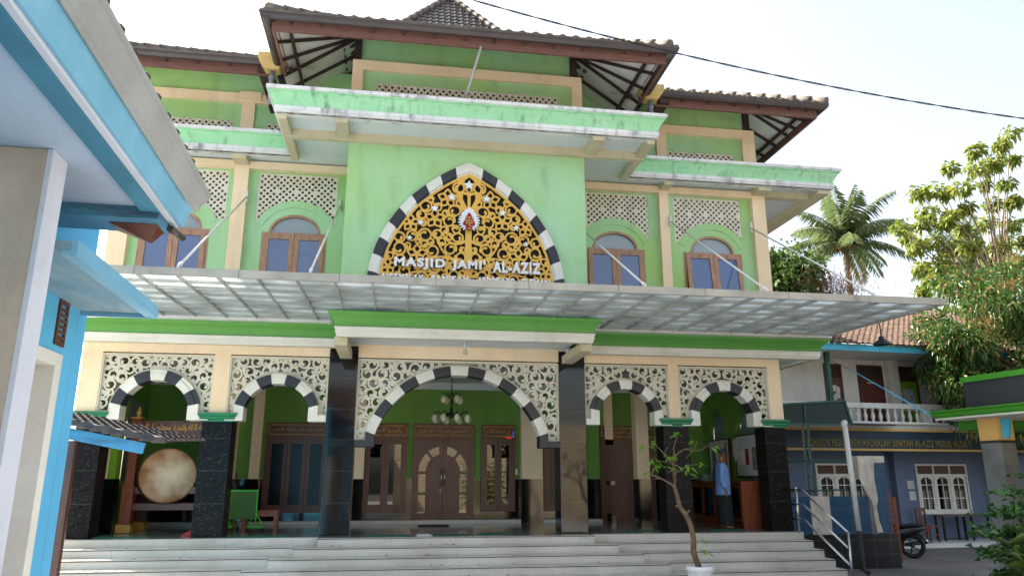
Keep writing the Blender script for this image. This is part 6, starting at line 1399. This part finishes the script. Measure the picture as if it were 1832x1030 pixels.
shrub('spiky_shrub', 'arching narrow-leaved shrub at the lower right edge', (8.65, 9.0, G), 1.2, .45, 800, .34, .035, 'leaf_dark', 5)
shrub('flowering_shrub', 'tall bushy green shrub at the right edge near the booth', (9.9, 10.4, G), 1.8, .55, 1000, .16, .07, 'leaf_bush', 7, 0)
fl = thing('leaf_litter', 'scattered dry leaves lying on the pale steps', 'litter', (0, 14, 0)); fl['kind'] = 'stuff'
rg = np.random.default_rng(77); n = 70; k = rg.integers(0, 6, n); xx = rg.uniform(-5, 8, n); yy = 14.86-.36*k-rg.uniform(.0, .2, n); keep = (k < 6); 
yy = np.where(k == 0, 14.92+rg.uniform(0, .2, n), 14.88-.36*k+rg.uniform(.03, .07, n)+.0); zz = -RI*k+.012
C = np.stack([xx, yy-14, zz], 1); D = rg.normal(0, 1, (n, 3))*np.array([1, .25, .02]); np_leaves('dry_leaf', C, D, .06, .03, ['bark'], fl, 5, 0, fold=.3)
# ------------------------------------------------------------------ people
def person(loc, rotz, label, shirt, lower, trousers=False, cap=True, stride=0.):
    p = thing('person', label, 'person', loc, rotz)
    bm_v = []; bm_e = []; rad_ = []
    def V(x, y, z, rx, ry=None, par=None):
        bm_v.append((x, y, z)); rad_.append((rx, ry or rx)); i = len(bm_v)-1
        if par is not None: bm_e.append((par, i))
        return i
    pel = V(0, 0, .86, .13, .16); sp1 = V(-.01, 0, 1.05, .11, .14, pel); ch_ = V(.0, 0, 1.24, .12, .17, sp1); nk0 = V(-.01, 0, 1.36, .07, .09, ch_); nk = V(.01, 0, 1.43, .048, .05, nk0); hd = V(.025, 0, 1.51, .075, .068, nk); ht = V(.02, 0, 1.59, .08, .07, hd)
    for s_ in (-1, 1):
        sh_ = V(-.01, s_*.17, 1.31, .055, .055, nk0); el = V(-.05, s_*.215, 1.06, .042, .042, sh_); wr = V(.0, s_*.22, .83, .026, .03, el); pm = V(.012, s_*.218, .775, .02, .036, wr)
        for j, (dy, dl) in enumerate(((-.026, .055), (-.009, .068), (.009, .064), (.025, .052))):
            a = V(.018+dy*.6, s_*.218+dy*.5, .735, .0095, .0095, pm); b = V(.028+dy*.7, s_*.215+dy*.5, .735-dl*.55, .0085, .0085, a); V(.022+dy*.7, s_*.208+dy*.5, .735-dl, .0075, .0075, b)
        a = V(.045, s_*.21, .775, .011, .011, pm); V(.055, s_*.205, .735, .009, .009, a)
        off = stride*s_
        hp = V(.0, s_*.09, .80, .09, .09, pel); kn = V(off*.4+.02, s_*.09, .47, .06, .06, hp); an = V(off, s_*.09, .09, .038, .038, kn); he = V(off+.0, s_*.09, .035, .032, .035, an); V(off+.16, s_*.10, .025, .022, .042, he)
    me = bpy.data.meshes.new('body'); me.from_pydata(bm_v, bm_e, []); o = bpy.data.objects.new('body', me); col.objects.link(o); o.parent = p
    m_ = o.modifiers.new('skin', 'SKIN'); m_.use_smooth_shade = True
    for i, q in enumerate(me.skin_vertices[0].data): q.radius = rad_[i]; q.use_root = (i == 0)
    sb = o.modifiers.new('sub', 'SUBSURF'); sb.levels = 2; sb.render_levels = 2
    dg = bpy.context.evaluated_depsgraph_get(); nm = bpy.data.meshes.new_from_object(o.evaluated_get(dg)); o.modifiers.clear(); o.data = nm; nm.name = 'body'; nm.materials.clear(); nm.materials.append(M['skin'])
    def loftz(S, mi=0, n=20, wav=0., nw=7, closed=True, mb=None):
        vs = []
        for (x, y, z, rx, ry) in S:
            for k in range(n): a = 2*math.pi*k/n; f = 1+wav*math.sin(nw*a+z*3); vs.append((x+rx*f*math.cos(a), y+ry*f*math.sin(a), z))
        fs = [(i*n+k, i*n+(k+1) % n, (i+1)*n+(k+1) % n, (i+1)*n+k) for i in range(len(S)-1) for k in range(n)]
        mb.add(vs, fs, mi, True)
    mb = MB(); loftz([(0, 0, .70, .165, .215), (0, 0, .85, .16, .205), (.01, 0, 1.0, .155, .195), (.01, 0, 1.15, .15, .195), (0, 0, 1.28, .135, .20), (-.01, 0, 1.345, .10, .155), (-.01, 0, 1.39, .065, .075), (-.01, 0, 1.41, .06, .065)], wav=.02, mb=mb, n=24)
    for s_ in (-1, 1): Q = [(-.01, s_*.155, 1.335), (-.03, s_*.20, 1.24), (-.05, s_*.228, 1.06), (-.03, s_*.23, .95), (.0, s_*.225, .85)]; limb(mb, Q, .075, .05, 12)
    mb.build('shirt', shirt, p)
    mb = MB()
    if trousers:
        for s_ in (-1, 1): off = stride*s_; limb(mb, [(0, s_*.08, .84), (off*.4+.02, s_*.09, .47), (off, s_*.09, .08)], .115, .075, 14)
        mb.build('trousers', lower, p)
    else:
        loftz([(.0, 0, .9, .15, .19), (.01, 0, .6, .16, .19), (.02, 0, .35, .155, .17), (.03, 0, .12, .15, .155), (.035, 0, .07, .145, .15)], wav=.045, nw=9, mb=mb, n=60); mb.build('sarong', lower, p)
    if cap:
        mb = MB(); c_ = (.012, 0); mb.lathe([(.094, 1.585), (.098, 1.60), (.092, 1.675), (.085, 1.685), (.001, 1.688)], (.01, 0, 0), 24); mb.build('cap', 'cap_cloth', p)
    mb = MB(); mb.add([(.095, .0, 1.548), (.125, .0, 1.512), (.09, .016, 1.505), (.09, -.016, 1.505)], [(0, 1, 2), (0, 3, 1), (1, 3, 2)]); mb.lathe([(.001, .012), (.018, .008), (.024, -.004), (.012, -.02), (.001, -.03)], (.018, -.075, 1.53), 8, axis='Y'); mb.lathe([(.001, -.012), (.018, -.008), (.024, .004), (.012, .02), (.001, .03)], (.018, .075, 1.53), 8, axis='Y')
    mb.lathe([(.001, .01), (.02, .004), (.022, -.004), (.001, -.012)], (.088, 0, 1.478), 8); mb.build('face', 'skin', p)
    for s_ in (-1, 1): mb = MB(); mb.lathe([(.001, .008), (.008, .0), (.001, -.008)], (.092, s_*.027, 1.54), 8); mb.build('eye', 'rubber', p)
    return p
person((7.1, 15.78, .018), R(-12), 'elderly man in blue patterned shirt, dark sarong and cap standing sideways on the porch', 'shirt', 'sarong')
person((7.42, 16.5, 0), R(4), 'person in grey trousers almost hidden behind the man in the blue shirt', 'trouser', 'trouser', trousers=True, cap=False, stride=.16)
# ------------------------------------------------------------------ the court behind the camera (mirrored in granite and glass)
bw = thing('boundary_wall', 'pale block boundary wall across the court behind the viewpoint', 'wall', (3, -9, G)); mb = MB(); mb.box(-3, 14, 0, .25, 0, 4.7); mb.build('wall', 'brick_pale', bw)
bh = thing('neighbour_house', 'beige house with red brown shutters across the court behind the viewpoint', 'house', (-7, -12, G)); mb = MB(); mb.box(-4, 4.5, 0, 6, 0, 4.5); mb.build('wall', 'house_beige', bh)
mb = MB(); roof_face(mb, (5, 6.5, 4.45), (-4.6, 6.5, 4.45), (-4.6, 2.5, 6.6), (5, 2.5, 6.6), tile=.24); mb.build('roof', 'clay', bh)
for x in (-2.5, .0, 2.5): mb = MB(); mb.box(x-.5, x+.5, 6.001, 6.05, 1.3, 3.4); mb.build('shutter', 'wood_red', bh)
shrub('hedge_shrub', 'golden green leafy bush standing in the court behind the viewpoint', (5.2, -6.5, G), 2.6, 1.2, 3000, .2, .08, 'leaf_teak', 15)
